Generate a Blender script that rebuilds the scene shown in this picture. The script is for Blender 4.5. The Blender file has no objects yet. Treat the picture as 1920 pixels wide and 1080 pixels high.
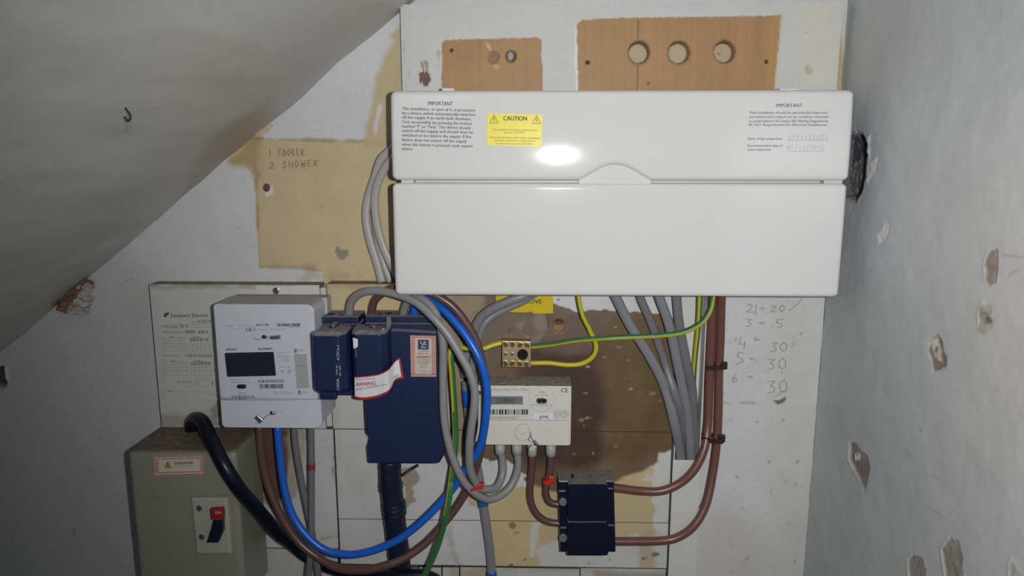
import bpy, bmesh, math, random
import numpy as np
from mathutils import Vector, Matrix, Euler

# ------------------------------------------------------------------ camera, world, flash
scene = bpy.context.scene
COL = scene.collection
F = 1400.0                                    # focal length in pixels of a 1920 px wide frame
CAM = Vector((0.0, -1.05, 1.30))
ROT = Euler((math.radians(90 - 10.4), 0.0, math.radians(1.5)), 'XYZ').to_matrix()
cd = bpy.data.cameras.new('camera'); cam = bpy.data.objects.new('camera', cd); COL.objects.link(cam)
cd.sensor_width = 36.0; cd.lens = F / 1920 * 36.0; cd.clip_start = 0.01
cam.location = CAM; cam.rotation_euler = ROT.to_euler()
scene.camera = cam

world = bpy.data.worlds.new('world'); scene.world = world; world.use_nodes = True
bg = world.node_tree.nodes['Background']
bg.inputs[0].default_value = (0.80, 0.90, 1.0, 1); bg.inputs[1].default_value = 0.085

def aim(o, target):
    o.rotation_euler = (Vector(target) - o.location).to_track_quat('-Z', 'Y').to_euler()
fl = bpy.data.lights.new('phone_flash', 'SPOT'); flash = bpy.data.objects.new('phone_flash', fl); COL.objects.link(flash)
fl.energy = 27.0; fl.color = (1.0, 0.985, 0.96); fl.shadow_soft_size = 0.007
fl.spot_size = math.radians(118); fl.spot_blend = 1.0
flash.location = CAM + Vector((0.065, 0.0, 0.012)); aim(flash, (0.22, 0.0, 1.20))

vs_ = scene.view_settings
vs_.view_transform = 'Standard'; vs_.look = 'None'; vs_.gamma = 1.0; vs_.use_curve_mapping = False
vs_.exposure = 0.0

# ------------------------------------------------------------------ helpers
def lin(c):
    c = c / 255.0
    return c / 12.92 if c <= 0.04045 else ((c + 0.055) / 1.055) ** 2.4
def S(r, g, b): return (lin(r), lin(g), lin(b))

def ray(px, py): return ROT @ Vector(((px - 960) / F, -(py - 540) / F, -1.0))
def at(px, py, d):
    """point seen at pixel (px, py) that lies d metres in front of the back wall"""
    v = ray(px, py); t = (-d - CAM.y) / v.y
    return CAM + v * t
def mmpx(d): return (1.05 - d) / F

class Plane:
    def __init__(s, O, U, V):
        s.O, s.U, s.V = Vector(O), Vector(U).normalized(), Vector(V).normalized()
        s.N = s.U.cross(s.V)
    def uv(s, px, py):
        v = ray(px, py); t = (s.O - CAM).dot(s.N) / v.dot(s.N)
        p = CAM + v * t - s.O
        return (p.dot(s.U), p.dot(s.V))

def hash2(ix, iy, seed):
    n = (ix.astype(np.int64) * 374761393 + iy.astype(np.int64) * 668265263 + seed * 974711) & 0x7fffffff
    n = ((n ^ (n >> 13)) * 1274126177) & 0x7fffffff
    n = n ^ (n >> 16)
    return (n & 0xffff) / 65535.0
def vnoise(x, y, seed=0):
    ix, iy = np.floor(x), np.floor(y); fx, fy = x - ix, y - iy
    fx = fx * fx * (3 - 2 * fx); fy = fy * fy * (3 - 2 * fy)
    a = hash2(ix, iy, seed); b = hash2(ix + 1, iy, seed); c = hash2(ix, iy + 1, seed); d = hash2(ix + 1, iy + 1, seed)
    return (a * (1 - fx) + b * fx) * (1 - fy) + (c * (1 - fx) + d * fx) * fy
def fbm(x, y, sc, seed=0, octv=4, ax=1.0, ay=1.0):
    r = 0; amp = 0.5; tot = 0
    for o in range(octv):
        r = r + amp * vnoise(x * sc * ax * 2 ** o + 13.7 * o, y * sc * ay * 2 ** o + 7.1 * o, seed + o); tot += amp; amp *= 0.5
    return r / tot
def sstep(a, b, x):
    t = np.clip((x - a) / (b - a), 0, 1); return t * t * (3 - 2 * t)
def sdpoly(U, V, poly):
    """signed distance to a polygon, negative inside"""
    d = np.full(U.shape, 1e9); ins = np.zeros(U.shape, bool); n = len(poly)
    for i in range(n):
        x0, y0 = poly[i]; x1, y1 = poly[(i + 1) % n]
        ex, ey = x1 - x0, y1 - y0; wx, wy = U - x0, V - y0
        t = np.clip((wx * ex + wy * ey) / (ex * ex + ey * ey + 1e-18), 0, 1)
        d = np.minimum(d, (wx - ex * t) ** 2 + (wy - ey * t) ** 2)
        c = ((y0 > V) != (y1 > V)) & (U < (x1 - x0) * (V - y0) / (y1 - y0 + 1e-18) + x0)
        ins ^= c
    d = np.sqrt(d)
    return np.where(ins, -d, d)

class Field:
    """colour and relief on a grid, filled layer by layer from outlines"""
    def __init__(s, P, us, vs, base, var=0.04, seed=1):
        s.P, s.us, s.vs = P, us, vs
        s.U, s.V = np.meshgrid(us, vs); s.seed = seed
        n = fbm(s.U, s.V, 14, seed) - 0.5 + 0.6 * (fbm(s.U, s.V, 90, seed + 3) - 0.5)
        s.C = np.array(base)[None, None, :] * (1 + var * 2 * n)[..., None]
        s.H = np.zeros(s.U.shape)
    def mask(s, poly, amp=0.004, nsc=60, soft=0.0015, ax=1.0, ay=1.0, seed=0):
        pu = [s.P.uv(*p) for p in poly]
        a = np.array(pu); m = amp * 1.2 + soft + 0.01
        iu = np.where((s.us > a[:, 0].min() - m) & (s.us < a[:, 0].max() + m))[0]
        iv = np.where((s.vs > a[:, 1].min() - m) & (s.vs < a[:, 1].max() + m))[0]
        if len(iu) == 0 or len(iv) == 0: return None, None
        sl = (slice(iv[0], iv[-1] + 1), slice(iu[0], iu[-1] + 1))
        U, V = s.U[sl], s.V[sl]
        sd = sdpoly(U, V, pu) + amp * 2 * (fbm(U, V, nsc, s.seed + seed + 11, 4, ax, ay) - 0.5)
        return sl, sstep(soft, -soft, sd)
    def paint(s, poly, col, op=1.0, amp=0.004, nsc=60, soft=0.0015, var=0.06, ax=1.0, ay=1.0, h=0.0, hn=0.0, seed=0, streak=0.0, breakup=0.0):
        sl, m = s.mask(poly, amp, nsc, soft, ax, ay, seed)
        if sl is None: return
        U, V = s.U[sl], s.V[sl]
        if breakup: m = m * sstep(breakup - 0.12, breakup + 0.12, fbm(U, V, nsc, s.seed + seed + 31, 4, ax, ay))
        n = (fbm(U, V, 40, s.seed + seed + 5) - 0.5) * 2 * var
        if streak: n = n + streak * 2 * (fbm(U, V, 1, s.seed + seed + 9, 3, 380, 9) - 0.5)
        c = np.array(col)[None, None, :] * (1 + n)[..., None]
        mm = (m * op)[..., None]
        s.C[sl] = s.C[sl] * (1 - mm) + c * mm
        if h or hn: s.H[sl] += m * (h + hn * (fbm(U, V, 150, s.seed + seed + 21) - 0.5))
    def spot(s, px, py, rx, ry, col, **k):
        s.paint([(px + rx * math.cos(a), py + ry * math.sin(a)) for a in np.linspace(0, 2 * math.pi, 14)[:-1]], col, **k)
    def line(s, pts, w, col, **k):
        L = [(x + w / 2 * (1 if abs(pts[-1][1] - pts[0][1]) > abs(pts[-1][0] - pts[0][0]) else 0), y + (0 if abs(pts[-1][1] - pts[0][1]) > abs(pts[-1][0] - pts[0][0]) else w / 2)) for x, y in pts]
        R = [(2 * x - a, 2 * y - b) for (a, b), (x, y) in zip(L, pts)]
        s.paint(L + R[::-1], col, **k)

WLOC = {}
def setp(o, label=None, cat=None, group=None, kind=None):
    if label: o['label'] = label
    if cat: o['category'] = cat
    if group: o['group'] = group
    if kind: o['kind'] = kind
    return o
def raw_mesh(name, co, faces=None, quads=None):
    me = bpy.data.meshes.new(name)
    if quads is not None:
        n = len(co); q = len(quads)
        me.vertices.add(n); me.vertices.foreach_set('co', np.asarray(co, np.float32).ravel())
        me.loops.add(q * 4); me.loops.foreach_set('vertex_index', np.asarray(quads, np.int32).ravel())
        me.polygons.add(q); me.polygons.foreach_set('loop_start', np.arange(0, q * 4, 4, dtype=np.int32))
        me.update(calc_edges=True)
    else:
        me.from_pydata([tuple(v) for v in co], [], faces); me.update()
    return me
def place(name, me, mats, parent=None, smooth=False, origin=None):
    """link a mesh built in world coordinates; its origin goes to the bottom centre"""
    n = len(me.vertices); co = np.empty(n * 3, np.float32); me.vertices.foreach_get('co', co); co = co.reshape(-1, 3)
    lo, hi = co.min(0), co.max(0)
    o0 = np.array(origin) if origin is not None else np.array([(lo[0] + hi[0]) / 2, (lo[1] + hi[1]) / 2, lo[2]])
    co -= o0; me.vertices.foreach_set('co', co.ravel().astype(np.float32)); me.update()
    o = bpy.data.objects.new(name, me); COL.objects.link(o)
    for m in (mats if isinstance(mats, (list, tuple)) else [mats]): me.materials.append(m)
    base = Vector((0, 0, 0))
    if parent is not None: o.parent = parent; base = WLOC[parent.name]
    o.location = Vector(o0.tolist()) - base; WLOC[o.name] = Vector(o0.tolist())
    if smooth: me.polygons.foreach_set('use_smooth', np.ones(len(me.polygons), bool))
    return o
def thing(name, label, cat, loc, group=None):
    o = bpy.data.objects.new(name, None); COL.objects.link(o); o.location = loc; o.empty_display_size = 0.02
    WLOC[o.name] = Vector(loc)
    return setp(o, label, cat, group)
def from_bm(name, bm, mats, parent=None, smooth=False):
    me = bpy.data.meshes.new(name); bmesh.ops.recalc_face_normals(bm, faces=bm.faces[:]); bm.to_mesh(me); bm.free()
    return place(name, me, mats, parent, smooth)

# ------------------------------------------------------------------ materials
def mat(name, col, rough=0.5, var=0.06, nsc=60.0, bump=0.0, bsc=400.0, metal=0.0, spec=0.5, dust=None, dust_amt=0.6, coat=0.0):
    m = bpy.data.materials.new(name); m.use_nodes = True; nt = m.node_tree; N, L = nt.nodes, nt.links
    b = N['Principled BSDF']; b.inputs['Roughness'].default_value = rough; b.inputs['Metallic'].default_value = metal
    b.inputs['Specular IOR Level'].default_value = spec; b.inputs['Coat Weight'].default_value = coat
    tc = N.new('ShaderNodeTexCoord'); nz = N.new('ShaderNodeTexNoise'); nz.inputs['Scale'].default_value = nsc; nz.inputs['Detail'].default_value = 4
    L.new(tc.outputs['Object'], nz.inputs['Vector'])
    mx = N.new('ShaderNodeMix'); mx.data_type = 'RGBA'
    mx.inputs[6].default_value = (*[c * (1 - var) for c in col], 1); mx.inputs[7].default_value = (*[min(1, c * (1 + var)) for c in col], 1)
    L.new(nz.outputs[0], mx.inputs[0]); out = mx.outputs[2]
    if dust is not None:            # settled dust on upward faces, broken up by noise
        ge = N.new('ShaderNodeNewGeometry'); sp = N.new('ShaderNodeSeparateXYZ'); L.new(ge.outputs['Normal'], sp.inputs[0])
        mr = N.new('ShaderNodeMapRange'); mr.inputs[1].default_value = 0.35; mr.inputs[2].default_value = 0.9; L.new(sp.outputs[2], mr.inputs[0])
        n2 = N.new('ShaderNodeTexNoise'); n2.inputs['Scale'].default_value = 120; n2.inputs['Detail'].default_value = 5; L.new(tc.outputs['Object'], n2.inputs['Vector'])
        r2 = N.new('ShaderNodeMapRange'); r2.inputs[1].default_value = 0.25; r2.inputs[2].default_value = 0.6; r2.inputs[3].default_value = dust_amt * 0.5; r2.inputs[4].default_value = dust_amt
        L.new(n2.outputs[0], r2.inputs[0])
        mu = N.new('ShaderNodeMath'); mu.operation = 'MULTIPLY'; L.new(mr.outputs[0], mu.inputs[0]); L.new(r2.outputs[0], mu.inputs[1])
        m2 = N.new('ShaderNodeMix'); m2.data_type = 'RGBA'; L.new(mu.outputs[0], m2.inputs[0]); L.new(out, m2.inputs[6]); m2.inputs[7].default_value = (*dust, 1)
        out = m2.outputs[2]
        ra = N.new('ShaderNodeMapRange'); ra.inputs[3].default_value = rough; ra.inputs[4].default_value = 0.9; L.new(mu.outputs[0], ra.inputs[0]); L.new(ra.outputs[0], b.inputs['Roughness'])
    L.new(out, b.inputs['Base Color'])
    if bump:
        n3 = N.new('ShaderNodeTexNoise'); n3.inputs['Scale'].default_value = bsc; n3.inputs['Detail'].default_value = 3; L.new(tc.outputs['Object'], n3.inputs['Vector'])
        bu = N.new('ShaderNodeBump'); bu.inputs['Strength'].default_value = bump; bu.inputs['Distance'].default_value = 0.001
        L.new(n3.outputs[0], bu.inputs['Height']); L.new(bu.outputs[0], b.inputs['Normal'])
    return m
def mat_field(name, rough=0.6, bump=0.25, bsc=180.0, spec=0.4):
    m = mat(name, (1, 1, 1), rough, 0.0, spec=spec, bump=bump, bsc=bsc); nt = m.node_tree; N, L = nt.nodes, nt.links
    a = N.new('ShaderNodeAttribute'); a.attribute_name = 'Col'
    nz = N.new('ShaderNodeTexNoise'); nz.inputs['Scale'].default_value = 260; nz.inputs['Detail'].default_value = 5
    tc = [n for n in N if n.type == 'TEX_COORD'][0]; L.new(tc.outputs['Object'], nz.inputs['Vector'])
    mr = N.new('ShaderNodeMapRange'); mr.inputs[3].default_value = 0.9; mr.inputs[4].default_value = 1.1; L.new(nz.outputs[0], mr.inputs[0])
    mx = N.new('ShaderNodeVectorMath'); mx.operation = 'SCALE'; L.new(a.outputs['Color'], mx.inputs[0]); L.new(mr.outputs[0], mx.inputs['Scale'])
    L.new(mx.outputs[0], N['Principled BSDF'].inputs['Base Color'])
    return m

M = {}
M['plaster'] = mat_field('painted_plaster', 0.62, 0.35, 120)
M['gloss_wall'] = mat_field('eggshell_painted_plaster', 0.5, 0.25, 60, 0.5)
M['paint_wood'] = mat_field('painted_timber', 0.55, 0.3, 160)
M['cu'] = mat('white_gloss_plastic', (0.665, 0.67, 0.675), 0.075, 0.01, 20, spec=0.5)
M['cu_in'] = mat('white_inner_plastic', (0.55, 0.55, 0.54), 0.5, 0.04)
M['meter'] = mat('pale_grey_plastic', (0.56, 0.585, 0.66), 0.42, 0.03, 30, dust=(0.30, 0.27, 0.23), dust_amt=0.75)
M['meter_side'] = mat('grey_meter_base', (0.43, 0.44, 0.45), 0.5, 0.05, 30, dust=(0.26, 0.24, 0.21), dust_amt=0.8)
M['meter2'] = mat('cream_grey_plastic', (0.62, 0.61, 0.57), 0.45, 0.03, 30, dust=(0.20, 0.165, 0.135), dust_amt=0.9)
M['black'] = mat('black_bakelite', (0.009, 0.02, 0.069), 0.36, 0.2, 80, bump=0.05, spec=0.5, dust=(0.27, 0.25, 0.245), dust_amt=0.95)
M['black_dark'] = mat('black_moulding', (0.005, 0.008, 0.022), 0.3, 0.2, 80, bump=0.05, dust=(0.24, 0.22, 0.21), dust_amt=0.95)
M['black_soft'] = mat('black_cable_sheath', (0.004, 0.006, 0.014), 0.34, 0.2, 60, bump=0.05, spec=0.35)
M['bitumen'] = mat('black_taped_sheath', (0.008, 0.013, 0.034), 0.38, 0.3, 90, bump=0.6, bsc=160)
M['hole'] = mat('painted_hole_shade', (0.004, 0.004, 0.005), 0.9, 0.1)  # near-black colour paints the shade of holes and slots on flat pieces
M['screen'] = mat('dark_display_glass', (0.016, 0.02, 0.03), 0.18, 0.1)
M['lcd'] = mat('grey_lcd', (0.17, 0.17, 0.165), 0.3, 0.03)
M['ink'] = mat('dark_print', (0.035, 0.037, 0.05), 0.6, 0.1)
M['ink_grey'] = mat('grey_print', (0.19, 0.195, 0.22), 0.6, 0.1)
M['ink_brown'] = mat('dull_print_on_yellow', (0.20, 0.16, 0.02), 0.6, 0.1)
M['pencil'] = mat('pencil_line', (0.30, 0.29, 0.27), 0.6, 0.2)
M['pencil_faint'] = mat('faint_pen_line', (0.42, 0.44, 0.5), 0.5, 0.1)
M['pencil_cream'] = mat('pencil_on_cream', (0.22, 0.165, 0.10), 0.6, 0.2)
M['ink_white'] = mat('white_print', (0.55, 0.56, 0.58), 0.6, 0.1)
M['ink_red'] = mat('red_print', (0.36, 0.018, 0.03), 0.55, 0.08)
M['stripe_red'] = mat('faded_red_stripe', (0.46, 0.06, 0.055), 0.55, 0.08)
M['paper'] = mat('off_white_paper', (0.57, 0.57, 0.55), 0.6, 0.04)
M['paper2'] = mat('cream_label_paper', (0.58, 0.53, 0.47), 0.45, 0.05)
M['tape_white'] = mat('white_vinyl', (0.70, 0.70, 0.73), 0.4, 0.03)
M['yellow'] = mat('yellow_vinyl', (0.76, 0.66, 0.02), 0.4, 0.04)
M['yellow_dull'] = mat('mustard_vinyl', (0.62, 0.46, 0.0), 0.3, 0.06)
M['navy'] = mat('navy_print', (0.03, 0.045, 0.12), 0.5, 0.06)
M['cab_grey'] = mat('grey_pvc', (0.25, 0.25, 0.255), 0.4, 0.06, 40, bump=0.04)
M['cab_grey_pale'] = mat('pale_grey_pvc', (0.40, 0.39, 0.385), 0.42, 0.07, 40, bump=0.04)
M['cab_grey_dark'] = mat('blue_grey_pvc', (0.20, 0.205, 0.225), 0.42, 0.07, 40, bump=0.04)
M['cab_grey_tail'] = mat('dark_grey_pvc', (0.16, 0.16, 0.175), 0.42, 0.08, 40, bump=0.06)
M['cab_brown'] = mat('brown_pvc', (0.155, 0.068, 0.052), 0.32, 0.08, 40)
M['cab_brown_dark'] = mat('dark_brown_pvc', (0.115, 0.06, 0.055), 0.3, 0.08, 40)
M['cab_blue'] = mat('blue_pvc', (0.012, 0.115, 0.56), 0.3, 0.06, 40)
M['cab_yellow'] = mat('earth_yellow_pvc', (0.53, 0.45, 0.02), 0.35, 0.08, 40)
M['cab_green'] = mat('earth_green_pvc', (0.035, 0.16, 0.055), 0.35, 0.08, 40)
M['blue_tape'] = mat('blue_tape', (0.01, 0.10, 0.42), 0.4, 0.06)
M['red_tie'] = mat('red_plastic', (0.55, 0.02, 0.02), 0.4, 0.08)
M['dark_red'] = mat('dull_red_tape', (0.22, 0.03, 0.035), 0.5, 0.1)
M['tie'] = mat('dark_brown_nylon', (0.03, 0.018, 0.016), 0.3, 0.1)
M['brass'] = mat('brass', (0.47, 0.37, 0.22), 0.42, 0.12, metal=1.0)
M['brass_screw'] = mat('bright_brass', (0.85, 0.68, 0.32), 0.22, 0.08, metal=1.0)
M['steel'] = mat('zinc_steel', (0.62, 0.63, 0.65), 0.28, 0.08, metal=1.0)
M['lead'] = mat('dull_lead', (0.42, 0.42, 0.42), 0.35, 0.1, metal=1.0)
M['isolator'] = mat('khaki_enamelled_metal', (0.255, 0.255, 0.212), 0.34, 0.07, 25, bump=0.12, bsc=90, dust=(0.12, 0.082, 0.05), dust_amt=0.95)
M['isolator_plate'] = mat('grey_enamel_plate', (0.39, 0.38, 0.335), 0.35, 0.04, 40, dust=(0.2, 0.15, 0.09), dust_amt=0.6)
M['trunk'] = mat('white_pvc_trunking', (0.60, 0.60, 0.585), 0.45, 0.04, 30)
M['mauve_plug'] = mat('mauve_plastic_plug', (0.13, 0.045, 0.075), 0.5, 0.1)
M['knot'] = mat('orange_bare_wood', (0.30, 0.13, 0.05), 0.6, 0.3, 300)
M['mortar'] = mat('grey_mortar', (0.42, 0.40, 0.37), 0.85, 0.3, 200, bump=0.8, bsc=250)
M['brick'] = mat('broken_brick', (0.22, 0.13, 0.085), 0.85, 0.3, 200, bump=0.8, bsc=250)
M['concrete'] = mat('concrete', (0.25, 0.24, 0.23), 0.85, 0.15, 20, bump=0.4, bsc=60)
M['strip_grey'] = mat('grey_port_cover', (0.36, 0.37, 0.385), 0.5, 0.04)

# ------------------------------------------------------------------ mesh builders
def field_obj(name, fld, material, parent=None, thick=0.0, side=(0.5, 0.5, 0.5), top=None):
    P = fld.P; nv, nu = fld.U.shape
    O, U, V, N = [np.array(v) for v in (P.O, P.U, P.V, P.N)]
    co = O + fld.U[..., None] * U + fld.V[..., None] * V + fld.H[..., None] * N
    idx = np.arange(nu * nv).reshape(nv, nu)
    q = np.stack([idx[:-1, :-1], idx[:-1, 1:], idx[1:, 1:], idx[1:, :-1]], -1).reshape(-1, 4)
    co = co.reshape(-1, 3); C = fld.C.reshape(-1, 3)
    if thick:
        for k, (loop, flip) in enumerate(((idx[0, :], True), (idx[-1, :], False), (idx[:, 0], False), (idx[:, -1], True))):
            n0 = len(co); m = len(loop)
            sc = np.array(top if (k == 1 and top is not None) else side)
            a = co[loop]; b = a - N * thick - N * fld.H.reshape(-1)[loop][:, None]
            nn = 0.75 + 0.5 * vnoise(np.arange(m) * 0.35, np.full(m, k * 3.3), 5)
            co = np.concatenate([co, a, b]); C = np.concatenate([C, sc * nn[:, None], sc * nn[:, None]])
            i = np.arange(m - 1); s = np.stack([n0 + i, n0 + i + 1, n0 + m + i + 1, n0 + m + i], -1)
            q = np.concatenate([q, s[:, ::-1] if not flip else s])
    me = raw_mesh(name, co, quads=q)
    ca = me.color_attributes.new('Col', 'FLOAT_COLOR', 'POINT')
    ca.data.foreach_set('color', np.concatenate([np.clip(C, 0.002, 0.95), np.ones((len(C), 1))], 1).astype(np.float32).ravel())
    me.validate()
    return place(name, me, material, parent, smooth=not thick)

def box(name, x0, x1, y0, y1, z0, z1, m, parent=None, bev=0.0015, seg=2):
    bm = bmesh.new(); bmesh.ops.create_cube(bm, size=1)
    for v in bm.verts: v.co = Vector(((x0 + x1) / 2 + v.co.x * (x1 - x0), (y0 + y1) / 2 + v.co.y * (y1 - y0), (z0 + z1) / 2 + v.co.z * (z1 - z0)))
    if bev: bmesh.ops.bevel(bm, geom=bm.edges[:], offset=min(bev, 0.45 * min(abs(x1 - x0), abs(y1 - y0), abs(z1 - z0))), segments=seg, affect='EDGES', profile=0.5)
    return from_bm(name, bm, m, parent)
def pbox(name, px0, py0, px1, py1, df, db, m, parent=None, bev=0.0015, seg=2):
    cx, cy = (px0 + px1) / 2, (py0 + py1) / 2
    return box(name, at(px0, cy, df).x, at(px1, cy, df).x, -df, -db, at(cx, py1, df).z, at(cx, py0, df).z, m, parent, bev, seg)
def prism_w(name, pts, yf, yb, m, parent=None, bev=0.0, seg=2, smooth=False):
    """outline of world points (x, z), front face at y = yf, back at y = yb"""
    bm = bmesh.new()
    f = [bm.verts.new((x, yf, z)) for x, z in pts]; b = [bm.verts.new((x, yb, z)) for x, z in pts]
    ff = bm.faces.new(f); bm.faces.new(b[::-1]); n = len(pts)
    for i in range(n): bm.faces.new((f[i], b[i], b[(i + 1) % n], f[(i + 1) % n]))
    if bev:
        es = [e for e in bm.edges if e.verts[0] in f and e.verts[1] in f]
        bmesh.ops.bevel(bm, geom=es, offset=bev, segments=seg, affect='EDGES', profile=0.5)
    return from_bm(name, bm, m, parent, smooth)
def prism(name, px, df, db, m, parent=None, bev=0.0, seg=2):
    return prism_w(name, [(p.x, p.z) for p in (at(x, y, df) for x, y in px)], -df, -db, m, parent, bev, seg)
def rrect(x0, y0, x1, y1, r, n=5):
    out = []
    for cx, cy, a0 in ((x1 - r, y0 + r, -90), (x1 - r, y1 - r, 0), (x0 + r, y1 - r, 90), (x0 + r, y0 + r, 180)):
        for k in range(n + 1):
            a = math.radians(a0 + 90 * k / n); out.append((cx + r * math.cos(a), cy + r * math.sin(a)))
    return out
def circ(cx, cy, r, n=20, ry=None):
    return [(cx + r * math.cos(2 * math.pi * k / n), cy + (ry or r) * math.sin(2 * math.pi * k / n)) for k in range(n)]
def disc(name, px, py, r, df, db, m, parent=None, bev=0.0, n=20, ry=None):
    return prism(name, circ(px, py, r, n, ry), df, db, m, parent, bev)
def ring(name, px, py, r0, r1, df, db, m, parent=None, n=28):
    c = at(px, py, df); k = mmpx(df); bm = bmesh.new(); L = []
    for (r, y) in ((r1, -db), (r1, -df), (r0, -df), (r0, -db)):
        L.append([bm.verts.new((c.x + r * k * math.cos(2 * math.pi * i / n), y, c.z + r * k * math.sin(2 * math.pi * i / n))) for i in range(n)])
    for a in range(3):
        for i in range(n): bm.faces.new((L[a][i], L[a][(i + 1) % n], L[a + 1][(i + 1) % n], L[a + 1][i]))
    return from_bm(name, bm, m, parent)
def quads_px(name, quads, d, m, parent=None, thick=0.0, surf=None):
    """many flat quads (pixel corners) lying on one surface, as one print"""
    vs, fs = [], []
    for q in quads:
        b = len(vs)
        for x, y in q:
            p = at(x, y, d)
            if surf: p.y = -(surf(p.x, p.z) + 0.0005)
            vs.append(p)
        fs.append(tuple(range(b, b + len(q)))[::-1])
    return place(name, raw_mesh(name, vs, fs), m, parent)
def bar(x0, y0, x1, y1): return [(x0, y0), (x1, y0), (x1, y1), (x0, y1)]
def seg_quad(a, b, w):
    dx, dy = b[0] - a[0], b[1] - a[1]; l = math.hypot(dx, dy) or 1; nx, ny = -dy / l * w / 2, dx / l * w / 2
    ex, ey = dx / l * w * 0.3, dy / l * w * 0.3
    return [(a[0] + nx - ex, a[1] + ny - ey), (b[0] + nx + ex, b[1] + ny + ey), (b[0] - nx + ex, b[1] - ny + ey), (a[0] - nx - ex, a[1] - ny - ey)]
def strokes(name, lines, d, w, m, parent=None, surf=None):
    return quads_px(name, [seg_quad(l[i], l[i + 1], w) for l in lines for i in range(len(l) - 1)], d, m, parent, surf=surf)

TXT = {}
def glyphs(s, bold, shear):
    k = (s, shear)
    if k in TXT: return TXT[k]
    cu = bpy.data.curves.new('t', 'FONT'); cu.body = s; cu.resolution_u = 2; cu.shear = shear
    ob = bpy.data.objects.new('t', cu); me = bpy.data.meshes.new_from_object(ob)
    vs = [v.co.copy() for v in me.vertices]; fs = [tuple(p.vertices) for p in me.polygons]
    bpy.data.objects.remove(ob); bpy.data.curves.remove(cu); bpy.data.meshes.remove(me)
    TXT[k] = (vs, fs); return TXT[k]
CAP = max(v.y for v in glyphs('H', 0.0, 0.0)[0])
def text(name, lines, d, m, parent=None, bold=0.0, shear=0.0, surf=None, off=0.0004):
    """lines of (string, x left, baseline at left, x right, cap height[, baseline at right]) in pixels on the plane d"""
    V, Fc = [], []
    for L in lines:
        s, xl, yb, xr, h = L[:5]; yr = L[5] if len(L) > 5 else yb
        vs, fs = glyphs(s, bold, shear)
        if not vs: continue
        mn = min(v.x for v in vs); w = max(v.x for v in vs) - mn
        A, B = at(xl, yb, d + off), at(xr, yr, d + off); X = B - A
        Up = Vector((-X.z, 0, X.x)).normalized() * (h * mmpx(d) / CAP)
        for sh in ((-bold, bold) if bold else (0.0,)):      # heavier strokes: the print struck twice, side by side
            b = len(V)
            for v in vs:
                p = A + X * ((v.x + sh - mn) / w) + Up * v.y
                if surf: p.y = -(surf(p.x, p.z) + off)
                if sh > 0: p.y -= 0.00005
                V.append(p)
            Fc += [tuple(i + b for i in f) for f in fs]
    return place(name, raw_mesh(name, V, Fc), m, parent)

def texts(name, lines, *a, **k):
    for L in lines: text(name, [L], *a, **k)

HAND = {'0': [[(.5, 1), (.1, .7), (.1, .25), (.45, 0), (.85, .3), (.85, .75), (.5, 1)]], '1': [[(.45, 1), (.5, 0)]],
        '2': [[(.1, .8), (.4, 1), (.8, .8), (.6, .45), (.05, .02), (.95, .05)]], '3': [[(.1, .95), (.85, .95), (.4, .6), (.8, .4), (.7, .1), (.05, 0)]],
        '4': [[(.3, 1), (.05, .4), (.85, .4)], [(.75, .75), (.65, 0)]], '5': [[(.85, 1), (.25, .95), (.15, .6), (.6, .5), (.75, .2), (.1, 0)]],
        '6': [[(.7, 1), (.15, .4), (.3, 0), (.75, .2), (.55, .5), (.2, .3)]], '7': [[(.05, .95), (.9, .95), (.4, 0)]], '8': [[(.5, .5), (.15, .75), (.5, 1), (.8, .75), (.2, .25), (.5, 0), (.85, .25), (.5, .5)]],
        '9': [[(.8, .8), (.4, 1), (.15, .7), (.5, .5), (.8, .8), (.7, 0)]], '=': [[(.1, .65), (.9, .7)], [(.15, .35), (.85, .4)]], '/': [[(.8, 1.15), (.2, -.15)]],
        'C': [[(.85, .9), (.4, 1), (.1, .5), (.35, 0), (.85, .1)]], 'O': [[(.5, 1), (.1, .6), (.4, 0), (.9, .4), (.5, 1)]], 'K': [[(.15, 1), (.15, 0)], [(.8, .95), (.2, .5), (.85, .0)]],
        'E': [[(.85, 1), (.2, .95), (.15, .05), (.85, 0)], [(.2, .5), (.7, .55)]], 'R': [[(.15, 0), (.2, 1), (.8, .8), (.25, .5), (.9, 0)]], 'S': [[(.85, .9), (.4, 1), (.2, .7), (.75, .35), (.5, 0), (.05, .1)]],
        'H': [[(.15, 1), (.1, 0)], [(.15, .5), (.85, .55)], [(.85, 1), (.8, 0)]], 'W': [[(.05, 1), (.25, 0), (.5, .7), (.7, 0), (.95, 1)]], 'Y': [[(.1, 1), (.45, .5)], [(.9, 1), (.3, -.1)]], 'T': [[(.05, 1), (.95, .95)], [(.5, 1), (.45, 0)]],
        'A': [[(.05, 0), (.5, 1), (.9, 0)], [(.2, .4), (.75, .4)]], '.': [[(.4, .0), (.5, .08)]], '-': [[(.2, .5), (.8, .5)]], ' ': []}
def hand(s, xl, yb, xr, h, yr=None, rnd=None):
    rnd = rnd or random.Random(len(s) * 7 + int(xl)); out = []; n = len(s); cw = (xr - xl) / n; yr = yb if yr is None else yr
    for i, ch in enumerate(s):
        for pl in HAND.get(ch, []):
            jx, jy = rnd.uniform(-.06, .06), rnd.uniform(-.08, .08)
            out.append([(xl + cw * (i + 0.1 + 0.8 * (x + jx)), yb + (yr - yb) * i / n - h * (y + jy)) for x, y in pl])
    return out

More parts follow.
